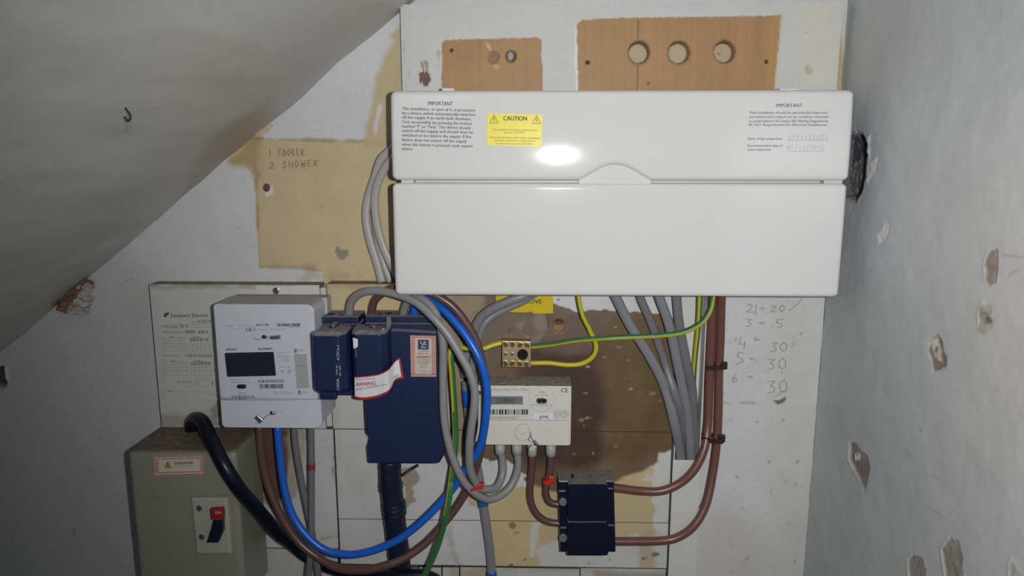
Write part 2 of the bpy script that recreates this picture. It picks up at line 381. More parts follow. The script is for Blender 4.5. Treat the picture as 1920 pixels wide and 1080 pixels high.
def catmull(P, sub):
    out = []; n = len(P)
    for i in range(n - 1):
        p0 = P[max(i - 1, 0)]; p1, p2 = P[i], P[i + 1]; p3 = P[min(i + 2, n - 1)]
        for k in range(sub):
            t = k / sub
            out.append(0.5 * ((2 * p1) + (p2 - p0) * t + (2 * p0 - 5 * p1 + 4 * p2 - p3) * t * t + (3 * p1 - p0 - 3 * p2 + p3) * t ** 3))
    out.append(P[-1]); return out
def tube_w(name, P, r, m, parent=None, seg=12, flat=1.0, sub=6, stripe=None, lump=0.0, closed=False):
    """tube through world points; stripe = (start, end, twist): share of the ring that takes the second material"""
    C = catmull([Vector(p) for p in P], sub) if sub > 1 else [Vector(p) for p in P]
    n = len(C); V, Fc, mi = [], [], []
    for i, p in enumerate(C):
        t = (C[min(i + 1, n - 1)] - C[max(i - 1, 0)])
        t = t.normalized() if t.length > 1e-9 else Vector((0, 0, -1))
        side = t.cross(Vector((0, 1, 0)))
        if side.length < 0.05: side = t.cross(Vector((0, 0.2, 1)))
        side.normalize(); up = side.cross(t).normalized()
        rr = r * (1 + lump * (math.sin(i * 0.9) * 0.5 + math.sin(i * 2.3 + 1) * 0.5))
        for k in range(seg):
            a = 2 * math.pi * k / seg
            V.append(p + side * (rr * math.cos(a)) + up * (rr * flat * math.sin(a)))
    for i in range(n - 1):
        for k in range(seg):
            a, b = i * seg + k, i * seg + (k + 1) % seg
            Fc.append((a, b, b + seg, a + seg))
            if stripe:
                ph = ((k + 0.5) / seg + stripe[2] * i / n) % 1.0
                mi.append(1 if (ph - stripe[0]) % 1.0 < stripe[1] - stripe[0] else 0)
            else: mi.append(0)
    Fc.append(tuple(range(seg))[::-1]); Fc.append(tuple(range((n - 1) * seg, n * seg))); mi += [0, 0]
    me = raw_mesh(name, V, Fc); me.polygons.foreach_set('material_index', mi)
    return place(name, me, m, parent, smooth=True)
def tube(name, pts, r, m, parent=None, **k):
    return tube_w(name, [at(*p) for p in pts], r, m, parent, **k)
def cable(name, label, pts, r, m, group=None, cat='cable', **k):
    return setp(tube(name, pts, r, m, **k), label, cat, group)
def screw(px, py, r, d, m, parent, slot=True, ang=0.6, name='screw'):
    s = disc(name, px, py, r, d + 0.0015, d, m, parent, 0.0004, 16)
    if slot:
        a = ang; c, si = math.cos(a) * r * .8, math.sin(a) * r * .8
        strokes('slot', [[(px - c, py - si), (px + c, py + si)]], d + 0.0016, max(0.8, r * .28), M['hole'], s)
    return s
def tri(cx, cy, w, h): return [(cx, cy - h / 2), (cx + w / 2, cy + h / 2), (cx - w / 2, cy + h / 2)]
def warn_triangle(name, cx, cy, w, h, d, m, parent, surf=None, lw=0.8):
    t = tri(cx, cy, w, h)
    L = [[t[0], t[1], t[2], t[0]], [(cx + w * .04, cy - h * .25), (cx - w * .1, cy + h * .08), (cx + w * .08, cy + h * .05), (cx - w * .03, cy + h * .38)]]
    return strokes(name, L, d, lw, m, parent, surf)
def barcode(name, x0, y0, x1, y1, d, m, parent, seed=1, n=40):
    r = random.Random(seed); q = []; x = x0
    while x < x1:
        w = r.choice((1, 1, 2, 3)) * (x1 - x0) / n / 2; g = r.choice((1, 1, 2)) * (x1 - x0) / n / 2
        q.append(bar(x, y0, min(x + w, x1), y1)); x += w + g
    return quads_px(name, q, d, m, parent)
# ------------------------------------------------------------------ the setting
def rng(a, b, step): return np.linspace(a, b, max(2, int(round((b - a) / step)) + 1))
XR = at(1545, 580, 0).x
XL = at(-60, 600, 0).x
WHITE = (0.60, 0.605, 0.62); CREAM = (0.56, 0.45, 0.28); BARE = (0.37, 0.215, 0.10); DIRT = (0.20, 0.15, 0.10); DARK = (0.05, 0.035, 0.03)

# back wall: plaster with old cream paint showing through
PW = Plane((0, 0, 0), (1, 0, 0), (0, 0, 1))
us = np.concatenate([[-2.0, -1.4, -1.0], rng(XL, XR, 0.0022)])
vs = np.concatenate([[0.0, 0.3], rng(at(960, 1120, 0).z, at(960, -40, 0).z, 0.0022), [1.9, 2.2]])
fw = Field(PW, us, vs, WHITE, 0.06, 3)
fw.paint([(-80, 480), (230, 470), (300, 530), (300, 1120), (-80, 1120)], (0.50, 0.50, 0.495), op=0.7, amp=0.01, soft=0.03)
fw.paint([(472, 256), (520, 259), (620, 264), (700, 262), (790, 262), (790, 560), (600, 560), (604, 512), (570, 503), (520, 500), (487, 503), (481, 440), (478, 330), (455, 312), (425, 304), (436, 288), (462, 268), (488, 240), (503, 230), (513, 233), (503, 250)], CREAM, amp=0.003, soft=0.0012, var=0.07)
fw.paint([(465, 262), (490, 258), (486, 330), (480, 335), (470, 318), (452, 310), (428, 305)], (0.34, 0.23, 0.11), op=0.65, amp=0.006, soft=0.008)
fw.line([(472, 259), (560, 262), (650, 264), (745, 265)], 5, (0.25, 0.19, 0.11), op=0.55, amp=0.003, soft=0.002)
fw.line([(480, 335), (484, 420), (488, 500)], 4, (0.30, 0.22, 0.12), op=0.6, amp=0.002, soft=0.0015)
fw.line([(488, 500), (560, 501), (604, 507)], 5, (0.33, 0.25, 0.14), op=0.6, amp=0.003, soft=0.002)
fw.paint([(760, 30), (760, 275), (684, 275), (690, 235), (700, 190), (712, 140), (728, 100), (742, 80), (728, 65)], (0.50, 0.40, 0.235), op=0.95, amp=0.008, nsc=30, soft=0.005)
fw.paint([(700, 235), (712, 195), (716, 200), (704, 255)], WHITE, amp=0.002, soft=0.002)
fw.line([(560, 410), (610, 385), (650, 345)], 2, (0.42, 0.33, 0.19), op=0.5, amp=0.004, soft=0.002)
fw.paint([(628, 472), (632, 463), (640, 470), (651, 468), (652, 478), (642, 488), (633, 486)], (0.27, 0.235, 0.20), amp=0.002, soft=0.001, h=-0.001)
fw.paint([(495, 355), (510, 350), (511, 362), (500, 368)], (0.66, 0.64, 0.62), amp=0.002, soft=0.001)
fw.paint([(560, 490), (600, 500), (720, 520), (720, 535), (560, 535)], (0.33, 0.25, 0.15), op=0.4, amp=0.008, soft=0.006, breakup=0.5)
for i, (a, b, c, d) in enumerate(( (455, 340, 3, 6), (448, 428, 3, 2), (415, 455, 2, 2), (138, 1000, 3, 9), (240, 525, 10, 2), (452, 380, 1.5, 7))):
    fw.spot(a, b, c, d, (0.22, 0.19, 0.16), op=0.5, amp=0.003, soft=0.001, breakup=0.52, seed=i)
fw.paint([(-20, 690), (6, 688), (12, 720), (4, 728), (-20, 725)], (0.10, 0.085, 0.07), amp=0.003, soft=0.001, h=-0.02)
fw.paint([(4, 690), (14, 688), (18, 712), (10, 716)], (0.62, 0.61, 0.58), amp=0.002, soft=0.001, h=0.002)
# right-hand strip by the corner, and the marked white panel below the consumer unit
fw.paint([(1562, 55), (1580, 70), (1584, 110), (1580, 190), (1552, 190)], (0.47, 0.38, 0.24), amp=0.004, soft=0.003)
fw.paint([(1558, -20), (1605, -20), (1590, 120), (1582, 100), (1574, 40)], (0.56, 0.56, 0.53), amp=0.004, soft=0.003)
fw.paint([(1460, 560), (1560, 560), (1530, 1120), (1440, 1120)], (0.53, 0.55, 0.49), op=0.6, amp=0.01, soft=0.03)
fw.paint([(1300, 950), (1420, 980), (1420, 1120), (1290, 1120)], (0.52, 0.49, 0.44), op=0.55, amp=0.02, soft=0.03)
fw.line([(1350, 756), (1400, 755), (1425, 757)], 4, (0.33, 0.27, 0.20), op=0.55, amp=0.003, soft=0.001, breakup=0.45)
fw.paint([(1452, 752), (1462, 750), (1473, 745), (1470, 754), (1458, 758)], (0.20, 0.14, 0.08), amp=0.002, soft=0.001)
rr = random.Random(4)
for i in range(46):
    fw.spot(rr.uniform(1325, 1510), rr.uniform(590, 1075), rr.uniform(0.8, 2.6), rr.uniform(1.0, 4.0), (0.25, 0.22, 0.19), op=0.6, amp=0.001, soft=0.0012, seed=i)
for i in range(26):
    fw.spot(rr.uniform(20, 270), rr.uniform(700, 1075), rr.uniform(0.8, 2), rr.uniform(0.8, 2.5), (0.22, 0.2, 0.18), op=0.5, amp=0.001, soft=0.0012, seed=i)
fw.H += 0.004 * (fbm(fw.U, fw.V, 9, 77) - 0.5)
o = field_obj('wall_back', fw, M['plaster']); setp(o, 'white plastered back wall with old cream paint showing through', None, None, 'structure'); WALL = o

# right wall: painted plaster with chipped spots and a knocked-through hole
PR = Plane((XR, 0, 0), (0, -1, 0), (0, 0, 1))
us = np.concatenate([rng(0, 0.52, 0.0018), [0.6, 0.8, 1.1, 1.5]])
vs = np.concatenate([[0.0, 0.3], rng(0.72, 1.62, 0.0022), [1.9, 2.2]])
GW = (0.485, 0.515, 0.53)
fr = Field(PR, us, vs, GW, 0.07, 21)
fr.paint([(1700, 300), (1990, 200), (1990, 1120), (1760, 1120)], (0.50, 0.50, 0.495), op=0.6, amp=0.03, nsc=8, soft=0.05)
fr.paint([(1820, 400), (1990, 380), (1990, 900), (1850, 800)], (0.50, 0.47, 0.45), op=0.45, amp=0.03, nsc=8, soft=0.05)
fr.paint([(1560, 262), (1592, 250), (1606, 248), (1624, 262), (1628, 290), (1622, 330), (1614, 362), (1600, 378), (1588, 372), (1560, 370)], (0.085, 0.085, 0.10), amp=0.004, nsc=90, soft=0.0012, h=-0.022, hn=0.012, var=0.25)
fr.paint([(1560, 305), (1592, 300), (1620, 310), (1612, 362), (1598, 374), (1560, 366)], (0.16, 0.165, 0.165), op=0.7, amp=0.004, soft=0.003, hn=0.004)
fr.paint([(1628, 262), (1632, 250), (1630, 300), (1645, 295), (1640, 320), (1626, 345)], (0.52, 0.53, 0.53), op=0.8, amp=0.003, soft=0.0015, h=0.002, hn=0.003)
fr.paint([(1590, 378), (1608, 372), (1606, 392), (1594, 396)], (0.50, 0.50, 0.49), op=0.7, amp=0.003, soft=0.0015, hn=0.003)
fr.paint([(1644, 440), (1654, 433), (1662, 418), (1668, 420), (1664, 446), (1655, 458), (1648, 455)], (0.66, 0.66, 0.65), amp=0.002, soft=0.001, h=-0.001, hn=0.003)
def chip(poly, col, rim=True, depth=-0.003, **k):
    cx = sum(p[0] for p in poly) / len(poly); cy = sum(p[1] for p in poly) / len(poly)
    if rim: fr.paint([(cx + (x - cx) * 1.12 - 2.5, cy + (y - cy) * 1.05) for x, y in poly], (0.56, 0.56, 0.54), op=0.85, amp=0.002, soft=0.001, h=0.001)
    fr.paint(poly, [c * 0.82 for c in col], amp=0.0016, nsc=90, soft=0.0008, h=depth * 0.6, hn=0.003, var=0.2, **k)
chip([(1850, 492), (1858, 472), (1870, 468), (1872, 500), (1868, 530), (1858, 538), (1850, 525)], (0.33, 0.26, 0.225))
chip([(1838, 585), (1844, 568), (1858, 570), (1864, 590), (1862, 615), (1850, 628), (1838, 620)], (0.48, 0.45, 0.42), depth=-0.001)
fr.paint([(1842, 590), (1848, 588), (1862, 596), (1863, 606), (1850, 608), (1842, 600)], (0.19, 0.12, 0.095), amp=0.004, soft=0.001, breakup=0.4)
chip([(1742, 640), (1758, 628), (1766, 640), (1768, 660), (1774, 672), (1772, 688), (1750, 696), (1748, 676), (1740, 658)], (0.27, 0.22, 0.18), rim=False)
fr.paint([(1742, 640), (1758, 630), (1768, 660), (1768, 676), (1750, 676)], (0.56, 0.53, 0.48), amp=0.004, nsc=140, soft=0.001, breakup=0.5)
chip([(1593, 830), (1602, 832), (1612, 846), (1624, 855), (1629, 880), (1626, 898), (1620, 920), (1612, 900), (1600, 880), (1591, 858)], (0.27, 0.245, 0.235), depth=-0.005)
fr.paint([(1600, 868), (1612, 862), (1628, 868), (1626, 896), (1612, 896)], (0.22, 0.135, 0.12), op=0.85, amp=0.003, soft=0.003)
fr.spot(1606, 857, 4.5, 9, (0.62, 0.62, 0.60), amp=0.0004, soft=0.0006, h=0.004)
fr.spot(1606, 857, 2.2, 5, (0.03, 0.03, 0.03), amp=0.0002, soft=0.0006, h=-0.01)
chip([(1703, 1048), (1712, 1040), (1726, 1048), (1733, 1070), (1730, 1100), (1706, 1100)], (0.31, 0.30, 0.27))
chip([(1766, 1030), (1780, 1006), (1796, 1016), (1805, 1045), (1802, 1080), (1790, 1110), (1772, 1090)], (0.36, 0.34, 0.305))
chip([(1893, 1056), (1900, 1050), (1910, 1075), (1905, 1110), (1893, 1110)], (0.48, 0.47, 0.45), depth=-0.001)
for i, L in enumerate(([(1738, 950), (1752, 958), (1771, 972)], [(1700, 851), (1708, 858)], [(1747, 890), (1760, 899)], [(1724, 802), (1728, 810)], [(1783, 960), (1789, 956)], [(1882, 478), (1918, 482)], [(1893, 515), (1912, 505)])):
    fr.line(L, 4, (0.27, 0.26, 0.23), op=0.6, amp=0.001, soft=0.002, seed=i)
fr.H += 0.006 * (fbm(fr.U, fr.V, 5, 55) - 0.5) + 0.0016 * (fbm(fr.U, fr.V, 30, 56) - 0.5)
for px in (0,): pass
o = field_obj('wall_right', fr, M['gloss_wall']); setp(o, 'grey-white right wall with chipped plaster spots and a dark hole', None, None, 'structure')

# sloping stair soffit
A0, A1 = at(0, 664, 0), at(750, 22, 0); sv = (A1 - A0).normalized()
PS = Plane(A0, (0, 1, 0), (sv.x, 0, sv.z))
us = np.concatenate([[-1.5, -1.2], rng(-1.02, 0, 0.006)]); vs = np.concatenate([[-1.6, -0.8], rng(-0.45, 1.05, 0.005), [1.4]])
fs = Field(PS, us, vs, (0.52, 0.52, 0.50), 0.06, 41)
fs.C *= (1 + 0.10 * (fbm(fs.U, fs.V, 1, 43, 3, 3, 22) - 0.5))[..., None]
fs.paint([(400, 330), (330, 385), (400, 250), (500, 190), (520, 215), (470, 260)], (0.34, 0.26, 0.18), op=0.55, amp=0.012, soft=0.02)
fs.paint([(90, 600), (190, 510), (160, 520), (100, 570)], (0.2, 0.15, 0.11), op=0.6, amp=0.006, soft=0.006)
fs.paint([(226, 200), (243, 193), (243, 197), (228, 204)], (0.62, 0.61, 0.58), amp=0.002, soft=0.002)
for i in range(60):
    x, y = rr.uniform(10, 640), rr.uniform(5, 480)
    fs.spot(x, y, rr.uniform(0.8, 2.2), rr.uniform(0.8, 2.0), rr.choice(((0.62, 0.61, 0.58), (0.3, 0.28, 0.25))), op=0.55, amp=0.001, soft=0.002, seed=i)
for i in range(16):
    x, y = rr.uniform(150, 560), rr.uniform(30, 260)
    fs.line([(x, y), (x + 30, y - 18), (x + rr.uniform(45, 90), y - rr.uniform(28, 52))], 2, (0.56, 0.55, 0.53), op=0.4, amp=0.001, soft=0.003, seed=i)
fs.H += 0.008 * (fbm(fs.U, fs.V, 4, 45, 4, 1, 3) - 0.5)
o = field_obj('ceiling', fs, M['gloss_wall']); setp(o, 'grey-white sloping underside of the stairs', None, None, 'structure'); SOFFIT = o
# floor of the cupboard (below the frame)
PF = Plane((0, 0, 0), (1, 0, 0), (0, -1, 0)); PF.N = Vector((0, 0, 1))
o = box('floor', -2.0, XR, -1.5, 0, -0.05, 0, M['concrete'], None, 0); setp(o, 'grey concrete floor of the cupboard', None, None, 'structure')

# broken plaster lumps where soffit and wall meet
def lump(name, px, py, d, s, m, parent, seed):
    bm = bmesh.new(); bmesh.ops.create_icosphere(bm, subdivisions=3, radius=1); r = random.Random(seed); c = at(px, py, d)
    ph = [r.uniform(0, 6) for _ in range(6)]
    for v in bm.verts:
        k = 1 + 0.22 * math.sin(4 * v.co.x + ph[0]) * math.sin(5 * v.co.z + ph[1]) + 0.18 * math.sin(9 * v.co.z + ph[2] + 3 * v.co.x) + r.uniform(-.02, .02)
        v.co = Vector((v.co.x * s[0], v.co.y * s[1], v.co.z * s[2])) * k + c
    return from_bm(name, bm, m, parent)
lump('plaster_lump', 158, 560, 0.004, (0.011, 0.014, 0.016), M['mortar'], WALL, 1)
lump('plaster_lump', 146, 578, 0.004, (0.018, 0.012, 0.008), M['mortar'], WALL, 2)
lump('plaster_lump', 166, 538, 0.004, (0.007, 0.010, 0.007), M['mortar'], WALL, 3)
lump('brick_fragment', 125, 570, 0.002, (0.012, 0.012, 0.011), M['brick'], WALL, 4)
lump('brick_fragment', 140, 556, 0.001, (0.022, 0.010, 0.010), M['brick'], WALL, 5)
lump('brick_fragment', 164, 533, 0.0, (0.010, 0.008, 0.008), M['brick'], WALL, 6)

# small hook in the soffit with a wisp of thread
hp = PS.O + PS.U * PS.uv(235, 203)[0] + PS.V * PS.uv(235, 203)[1]
hk = thing('ceiling_hook', 'small dark hook with a thread hanging from the sloping soffit', 'hook', hp)
tube_w('hook', [hp + PS.N * t for t in (-0.002, 0.002)] + [hp + PS.N * 0.004 + Vector((0.002, 0, -0.004)), hp + PS.N * 0.004 + Vector((-0.001, 0, -0.008)), hp + PS.N * 0.003 + Vector((-0.003, 0, -0.005))], 0.0009, M['tie'], hk, seg=8)
tube_w('thread', [hp + PS.N * 0.004 + Vector((0.001, 0, -0.003)), hp + Vector((0.003, 0, -0.013)), hp + Vector((0.003, 0, -0.022))], 0.0003, M['ink_grey'], hk, seg=6)

# ------------------------------------------------------------------ boards
def board(name, P, px_rect, base, step, layers, parent, thick, seed, top=None, side=(0.3, 0.27, 0.23)):
    x0, y0, x1, y1 = px_rect; cx, cy = (x0 + x1) / 2, (y0 + y1) / 2
    u0, u1 = P.uv(x0, cy)[0], P.uv(x1, cy)[0]; v1, v0 = P.uv(cx, y0)[1], P.uv(cx, y1)[1]
    f = Field(P, rng(u0, u1, step), rng(v0, v1, step), base, 0.05, seed)
    layers(f); f.H += 0.0006 * (fbm(f.U, f.V, 25, seed + 2) - 0.5)
    return field_obj(name, f, M['paint_wood'], parent, thick, side, top)

DU = 0.018
PU = Plane((0, -DU, 0), (1, 0, 0), (0, 0, 1))
def upper(f):
    w1 = [(828, 82), (834, 75), (880, 73), (925, 72.5), (1010, 70), (1016, 76), (1014, 100), (1017, 130), (1017, 178), (829, 178), (827, 140), (830, 110)]
    w2 = [(1081, 46), (1092, 37), (1150, 33), (1200, 33), (1330, 31), (1464, 29), (1461, 70), (1458, 110), (1454, 140), (1452, 178), (1084, 178), (1083, 100)]
    f.line([(1083, 48), (1082, 110), (1084, 170)], 8, (0.72, 0.72, 0.72), amp=0.001, soft=0.001)
    for w in (w1, w2): f.paint(w, BARE, amp=0.0012, nsc=250, soft=0.0006, var=0.08, streak=0.09, h=-0.0005)
    f.paint([(1440, 35), (1464, 30), (1452, 178), (1435, 178)], (0.42, 0.26, 0.09), op=0.7, amp=0.004, soft=0.004, streak=0.1)
    f.line([(1196.5, 36), (1196, 90), (1195, 168)], 1.8, (0.12, 0.07, 0.035), amp=0.0002, soft=0.0006)
    f.line([(1252, 36), (1250, 90), (1249, 168)], 1.5, (0.33, 0.2, 0.1), op=0.5, amp=0.0002, soft=0.0006)
    for (x, y) in ((1198, 98), (1273, 98), (1359, 97)):
        f.spot(x, y, 23, 25, (0.22, 0.135, 0.07), op=0.6, amp=0.002, soft=0.003)
        f.spot(x + 0.5, y - 0.5, 19.5, 20.5, (0.10, 0.06, 0.03), amp=0.0005, soft=0.0005, h=-0.013, hn=0.001, var=0.2)  # dark ring paints the shade on each hole's inner wall
        f.spot(x, y + 0.5, 18, 18.5, (0.40, 0.335, 0.235), amp=0.001, soft=0.0006, var=0.12)
    f.spot(1352, 99, 5, 3, (0.2, 0.15, 0.1), op=0.8, amp=0.002)
    f.spot(1183, 110, 12, 4, (0.3, 0.26, 0.2), op=0.6, amp=0.003, breakup=0.5)
    for (x, y, r) in ((1102, 117, 3.6), (1438, 115, 3.6), (846, 94, 3.2), (1216, 156, 1.5)):
        f.spot(x, y, r, r, (0.045, 0.03, 0.022), amp=0.0003, soft=0.0006, h=-0.004)
    f.spot(958, 107, 11, 12, (0.07, 0.055, 0.04), amp=0.003, soft=0.001, h=-0.003)
    f.spot(957, 106, 6, 9, (0.36, 0.33, 0.28), amp=0.003, soft=0.001, h=0.001)
    f.spot(925, 106, 10, 13, (0.24, 0.14, 0.075), amp=0.004, soft=0.002, h=-0.002, hn=0.002)
    f.paint([(909, 78), (918, 82), (924, 96), (914, 92)], (0.55, 0.40, 0.24), amp=0.001, soft=0.001)
    f.spot(930, 125, 7, 4, (0.52, 0.38, 0.22), op=0.6, amp=0.002)
    f.paint([(785, 138), (792, 133), (806, 140), (808, 152), (800, 164), (792, 158), (786, 148)], (0.16, 0.075, 0.055), amp=0.004, nsc=160, soft=0.0008, ax=2.2, ay=0.6, h=-0.001)
    f.paint([(795, 114), (803, 116), (803, 134), (799, 130)], (0.33, 0.27, 0.22), amp=0.002, soft=0.001, ax=2, ay=.5)
    f.line([(790, 116), (793, 126), (795, 136)], 2, (0.08, 0.05, 0.04), amp=0.0005, soft=0.0006)
    f.paint([(757, 60), (768, 70), (770, 165), (757, 168)], (0.36, 0.33, 0.28), op=0.8, amp=0.002, nsc=110, soft=0.001, ax=2.2, ay=0.5, breakup=0.62)
    f.paint([(819, 95), (828, 95), (828, 130), (819, 130)], (0.42, 0.33, 0.24), op=0.8, amp=0.002, nsc=120, soft=0.001, ax=2.2, ay=.5, breakup=0.56)
    f.paint([(1508, 124), (1516, 118), (1524, 128), (1520, 138), (1511, 138)], (0.21, 0.15, 0.07), amp=0.003, soft=0.001, breakup=0.35)
    f.spot(1512, 62, 2, 2, (0.2, 0.18, 0.14), soft=0.001, amp=0.0005)
    f.paint([(1495, -5), (1575, -5), (1562, 175), (1490, 175)], (0.60, 0.595, 0.50), op=0.6, amp=0.01, soft=0.02)
    f.paint([(1425, 0), (1460, 0), (1450, 6), (1420, 5)], (0.2, 0.19, 0.18), op=0.6, amp=0.002, breakup=0.5)
    f.spot(1540, 535, 6, 3, (0.2, .15, .1))
ub = board('mounting_board', PU, (757, 6, 1561, 524), (0.55, 0.555, 0.555), 0.0014, upper, None, DU - 0.001, 61, top=(0.3, 0.28, 0.25), side=(0.16, 0.13, 0.10))
setp(ub, 'white painted board with two bare plywood patches behind the consumer unit', 'board')

# lower boards: timber 28 mm proud of the wall, dusty on top
DB = 0.028
PB = Plane((0, -DB, 0), (1, 0, 0), (0, 0, 1))
OLIVE = (0.135, 0.082, 0.034); UMBER = (0.062, 0.034, 0.026); GREYB = (0.165, 0.127, 0.09)
PCREAM = (0.54, 0.43, 0.25)
def varnish(f):
    f.paint([(860, 540), (1010, 540), (1270, 575), (1270, 850), (1225, 875), (1185, 890), (1150, 905), (1050, 925), (1000, 915), (960, 880), (880, 860), (845, 840), (850, 560)], (0.15, 0.105, 0.066), amp=0.006, nsc=50, soft=0.003, var=0.2)
    f.paint([(745, 540), (905, 540), (905, 850), (850, 862), (842, 700), (825, 600)], (0.32, 0.255, 0.165), op=0.9, amp=0.006, nsc=30, soft=0.008, var=0.15)
    f.paint([(1125, 590), (1270, 590), (1270, 850), (1210, 860), (1170, 885), (1150, 880), (1128, 700)], OLIVE, amp=0.012, nsc=24, soft=0.010, var=0.3)
    f.paint([(985, 650), (1130, 655), (1132, 760), (1128, 870), (1080, 885), (985, 870), (975, 800)], UMBER, amp=0.016, nsc=22, soft=0.014, var=0.3)
    f.paint([(890, 590), (1020, 590), (1025, 640), (990, 660), (890, 700)], GREYB, op=0.8, amp=0.01, nsc=30, soft=0.008, var=0.2)
    f.paint([(1020, 592), (1130, 592), (1128, 660), (1010, 660)], (0.125, 0.085, 0.065), op=0.8, amp=0.008, nsc=30, soft=0.006, var=0.25)
    f.paint([(965, 610), (1020, 585), (1028, 625), (1010, 642), (975, 632)], (0.30, 0.25, 0.20), op=0.5, amp=0.006, nsc=60, soft=0.004, breakup=0.45)
    f.paint([(1030, 540), (1275, 540), (1275, 600), (1240, 590), (1200, 588), (1150, 580), (1100, 583), (1060, 580), (1035, 570)], (0.58, 0.585, 0.60), amp=0.006, nsc=60, soft=0.001, var=0.05)
    r = random.Random(8)
    for i in range(34):
        x, y = r.uniform(1070, 1255), r.uniform(600, 860)
        f.spot(x, y, r.uniform(1.5, 6), r.uniform(1, 3.5), r.choice(((0.4, 0.34, 0.26), (0.08, 0.055, 0.04), (0.3, 0.22, 0.14))), op=0.75, amp=0.002, soft=0.0008, breakup=0.42, seed=i)
    f.spot(1103, 784, 8, 5, (0.42, 0.36, 0.30), amp=0.003, soft=0.0008, breakup=0.42)
    f.paint([(1125, 870), (1150, 850), (1175, 868), (1165, 900), (1130, 890)], (0.20, 0.12, 0.065), op=0.5, amp=0.008, soft=0.006)
    f.line([(1024, 588), (1027, 600), (1029, 612)], 2, (0.04, 0.03, 0.025), amp=0.0004, soft=0.0006)
    f.spot(1047, 562, 2, 2, (0.05, .03, .03), amp=0.0003, soft=0.0006); f.spot(955, 619, 3, 3, (0.09, .06, .05), amp=0.0005, soft=0.001)
    f.spot(1048, 611, 15, 15, (0.24, 0.19, 0.16), op=0.7, amp=0.002, soft=0.001)
    f.spot(1048, 611, 12, 12.5, (0.24, 0.12, 0.055), amp=0.0008, soft=0.0006, h=-0.006, var=0.25)
    f.spot(1048, 606, 7, 5, (0.035, 0.02, 0.015), op=0.85, amp=0.001, soft=0.002, h=-0.003)
def lower(f):
    f.paint([(600, 740), (860, 640), (870, 860), (860, 1100), (600, 1100)], (0.56, 0.565, 0.56), amp=0.004, soft=0.002, var=0.05)
    f.paint([(640, 620), (700, 620), (700, 800), (600, 800), (600, 640)], (0.57, 0.57, 0.56), amp=0.004, soft=0.002, var=0.05)
    varnish(f)
    f.paint([(905, 905), (1000, 912), (1060, 925), (1270, 900), (1270, 1010), (1060, 1010), (1005, 1100), (910, 1100), (920, 980)], PCREAM, amp=0.006, nsc=40, soft=0.004, var=0.06)
    f.paint([(1150, 905), (1240, 915), (1235, 1000), (1150, 1000)], (0.50, 0.42, 0.25), amp=0.006, soft=0.006, op=0.8)
    # loose white brushwork
    f.paint([(896, 866), (915, 858), (945, 862), (972, 876), (986, 893), (984, 910), (960, 905), (940, 918), (900, 918), (893, 890)], (0.60, 0.61, 0.62), amp=0.008, nsc=70, soft=0.001, var=0.08)
    f.paint([(745, 868), (800, 866), (838, 875), (846, 905), (870, 935), (905, 960), (918, 1070), (730, 1070), (760, 965), (775, 930), (768, 890)], (0.59, 0.595, 0.60), amp=0.006, nsc=80, soft=0.001, var=0.06)
    f.paint([(752, 880), (775, 868), (788, 890), (776, 915), (778, 940), (762, 952)], (0.34, 0.28, 0.20), op=0.9, amp=0.006, nsc=70, soft=0.0012, ax=.6, ay=2)
    f.paint([(1234, 850), (1275, 845), (1275, 1075), (1245, 1075), (1228, 985), (1222, 900)], (0.57, 0.575, 0.575), amp=0.006, nsc=60, soft=0.002)
    f.paint([(1200, 900), (1240, 860), (1245, 870), (1215, 905)], (0.55, 0.54, 0.52), op=0.8, amp=0.006, nsc=120, soft=0.001, breakup=0.45)
    f.paint([(1005, 1030), (1050, 1010), (1160, 1005), (1275, 1000), (1275, 1085), (1030, 1085), (1010, 1060)], (0.55, 0.555, 0.55), amp=0.006, nsc=50, soft=0.004)
    f.paint([(1200, 1000), (1225, 1000), (1228, 1080), (1195, 1080)], (0.42, 0.33, 0.17), op=0.7, amp=0.006, soft=0.006)
    f.paint([(995, 980), (1016, 975), (1008, 1010), (1000, 1045), (993, 1045), (994, 1010)], (0.56, 0.55, 0.52), amp=0.002, soft=0.002)
    f.spot(961, 985, 6, 6, (0.30, 0.17, 0.07), amp=0.002, soft=0.001); f.spot(968, 999, 5, 3, (0.3, 0.19, 0.1), op=0.7, amp=0.002, breakup=0.45)
    f.spot(1012, 937, 3, 7, (0.16, 0.11, 0.06), amp=0.003, breakup=0.45, soft=0.001); f.spot(984, 1049, 2, 2, (0.1, .07, .05), amp=0.0005)
    f.paint([(835, 1000), (845, 985), (858, 1040), (872, 1065), (862, 1068), (845, 1040)], (0.40, 0.35, 0.27), op=0.55, amp=0.004, soft=0.003, breakup=0.42)
    for i, (x, y, a, b) in enumerate(((1108, 1056, 8, 3), (1082, 1068, 8, 3), (1148, 1066, 9, 3), (958, 1060, 5, 3), (1230, 1040, 8, 4), (1143, 1050, 4, 3), (1207, 1047, 6, 3), (1218, 1072, 6, 4))):
        f.spot(x, y, a, b, (0.12, 0.10, 0.07), op=0.85, amp=0.002, nsc=140, soft=0.0007, breakup=0.5, seed=i)
    f.paint([(600, 895), (690, 880), (695, 925), (640, 930)], (0.49, 0.475, 0.44), op=0.5, amp=0.01, soft=0.015, breakup=0.4)
    f.paint([(605, 528), (745, 528), (745, 541), (605, 541)], (0.33, 0.26, 0.15), op=0.55, amp=0.003, soft=0.003, breakup=0.42)
    f.spot(652, 565, 2.4, 2, (0.15, 0.11, 0.06), amp=0.001, soft=0.001)
    f.paint([(632, 530), (640, 800), (633, 1060), (624, 1060), (614, 530)], (0.47, 0.44, 0.37), op=0.35, amp=0.004, soft=0.004)
back = thing('timber_backboard', 'patchy cream, brown and white timber backboard behind the meters', 'board', at(940, 1062, DB))
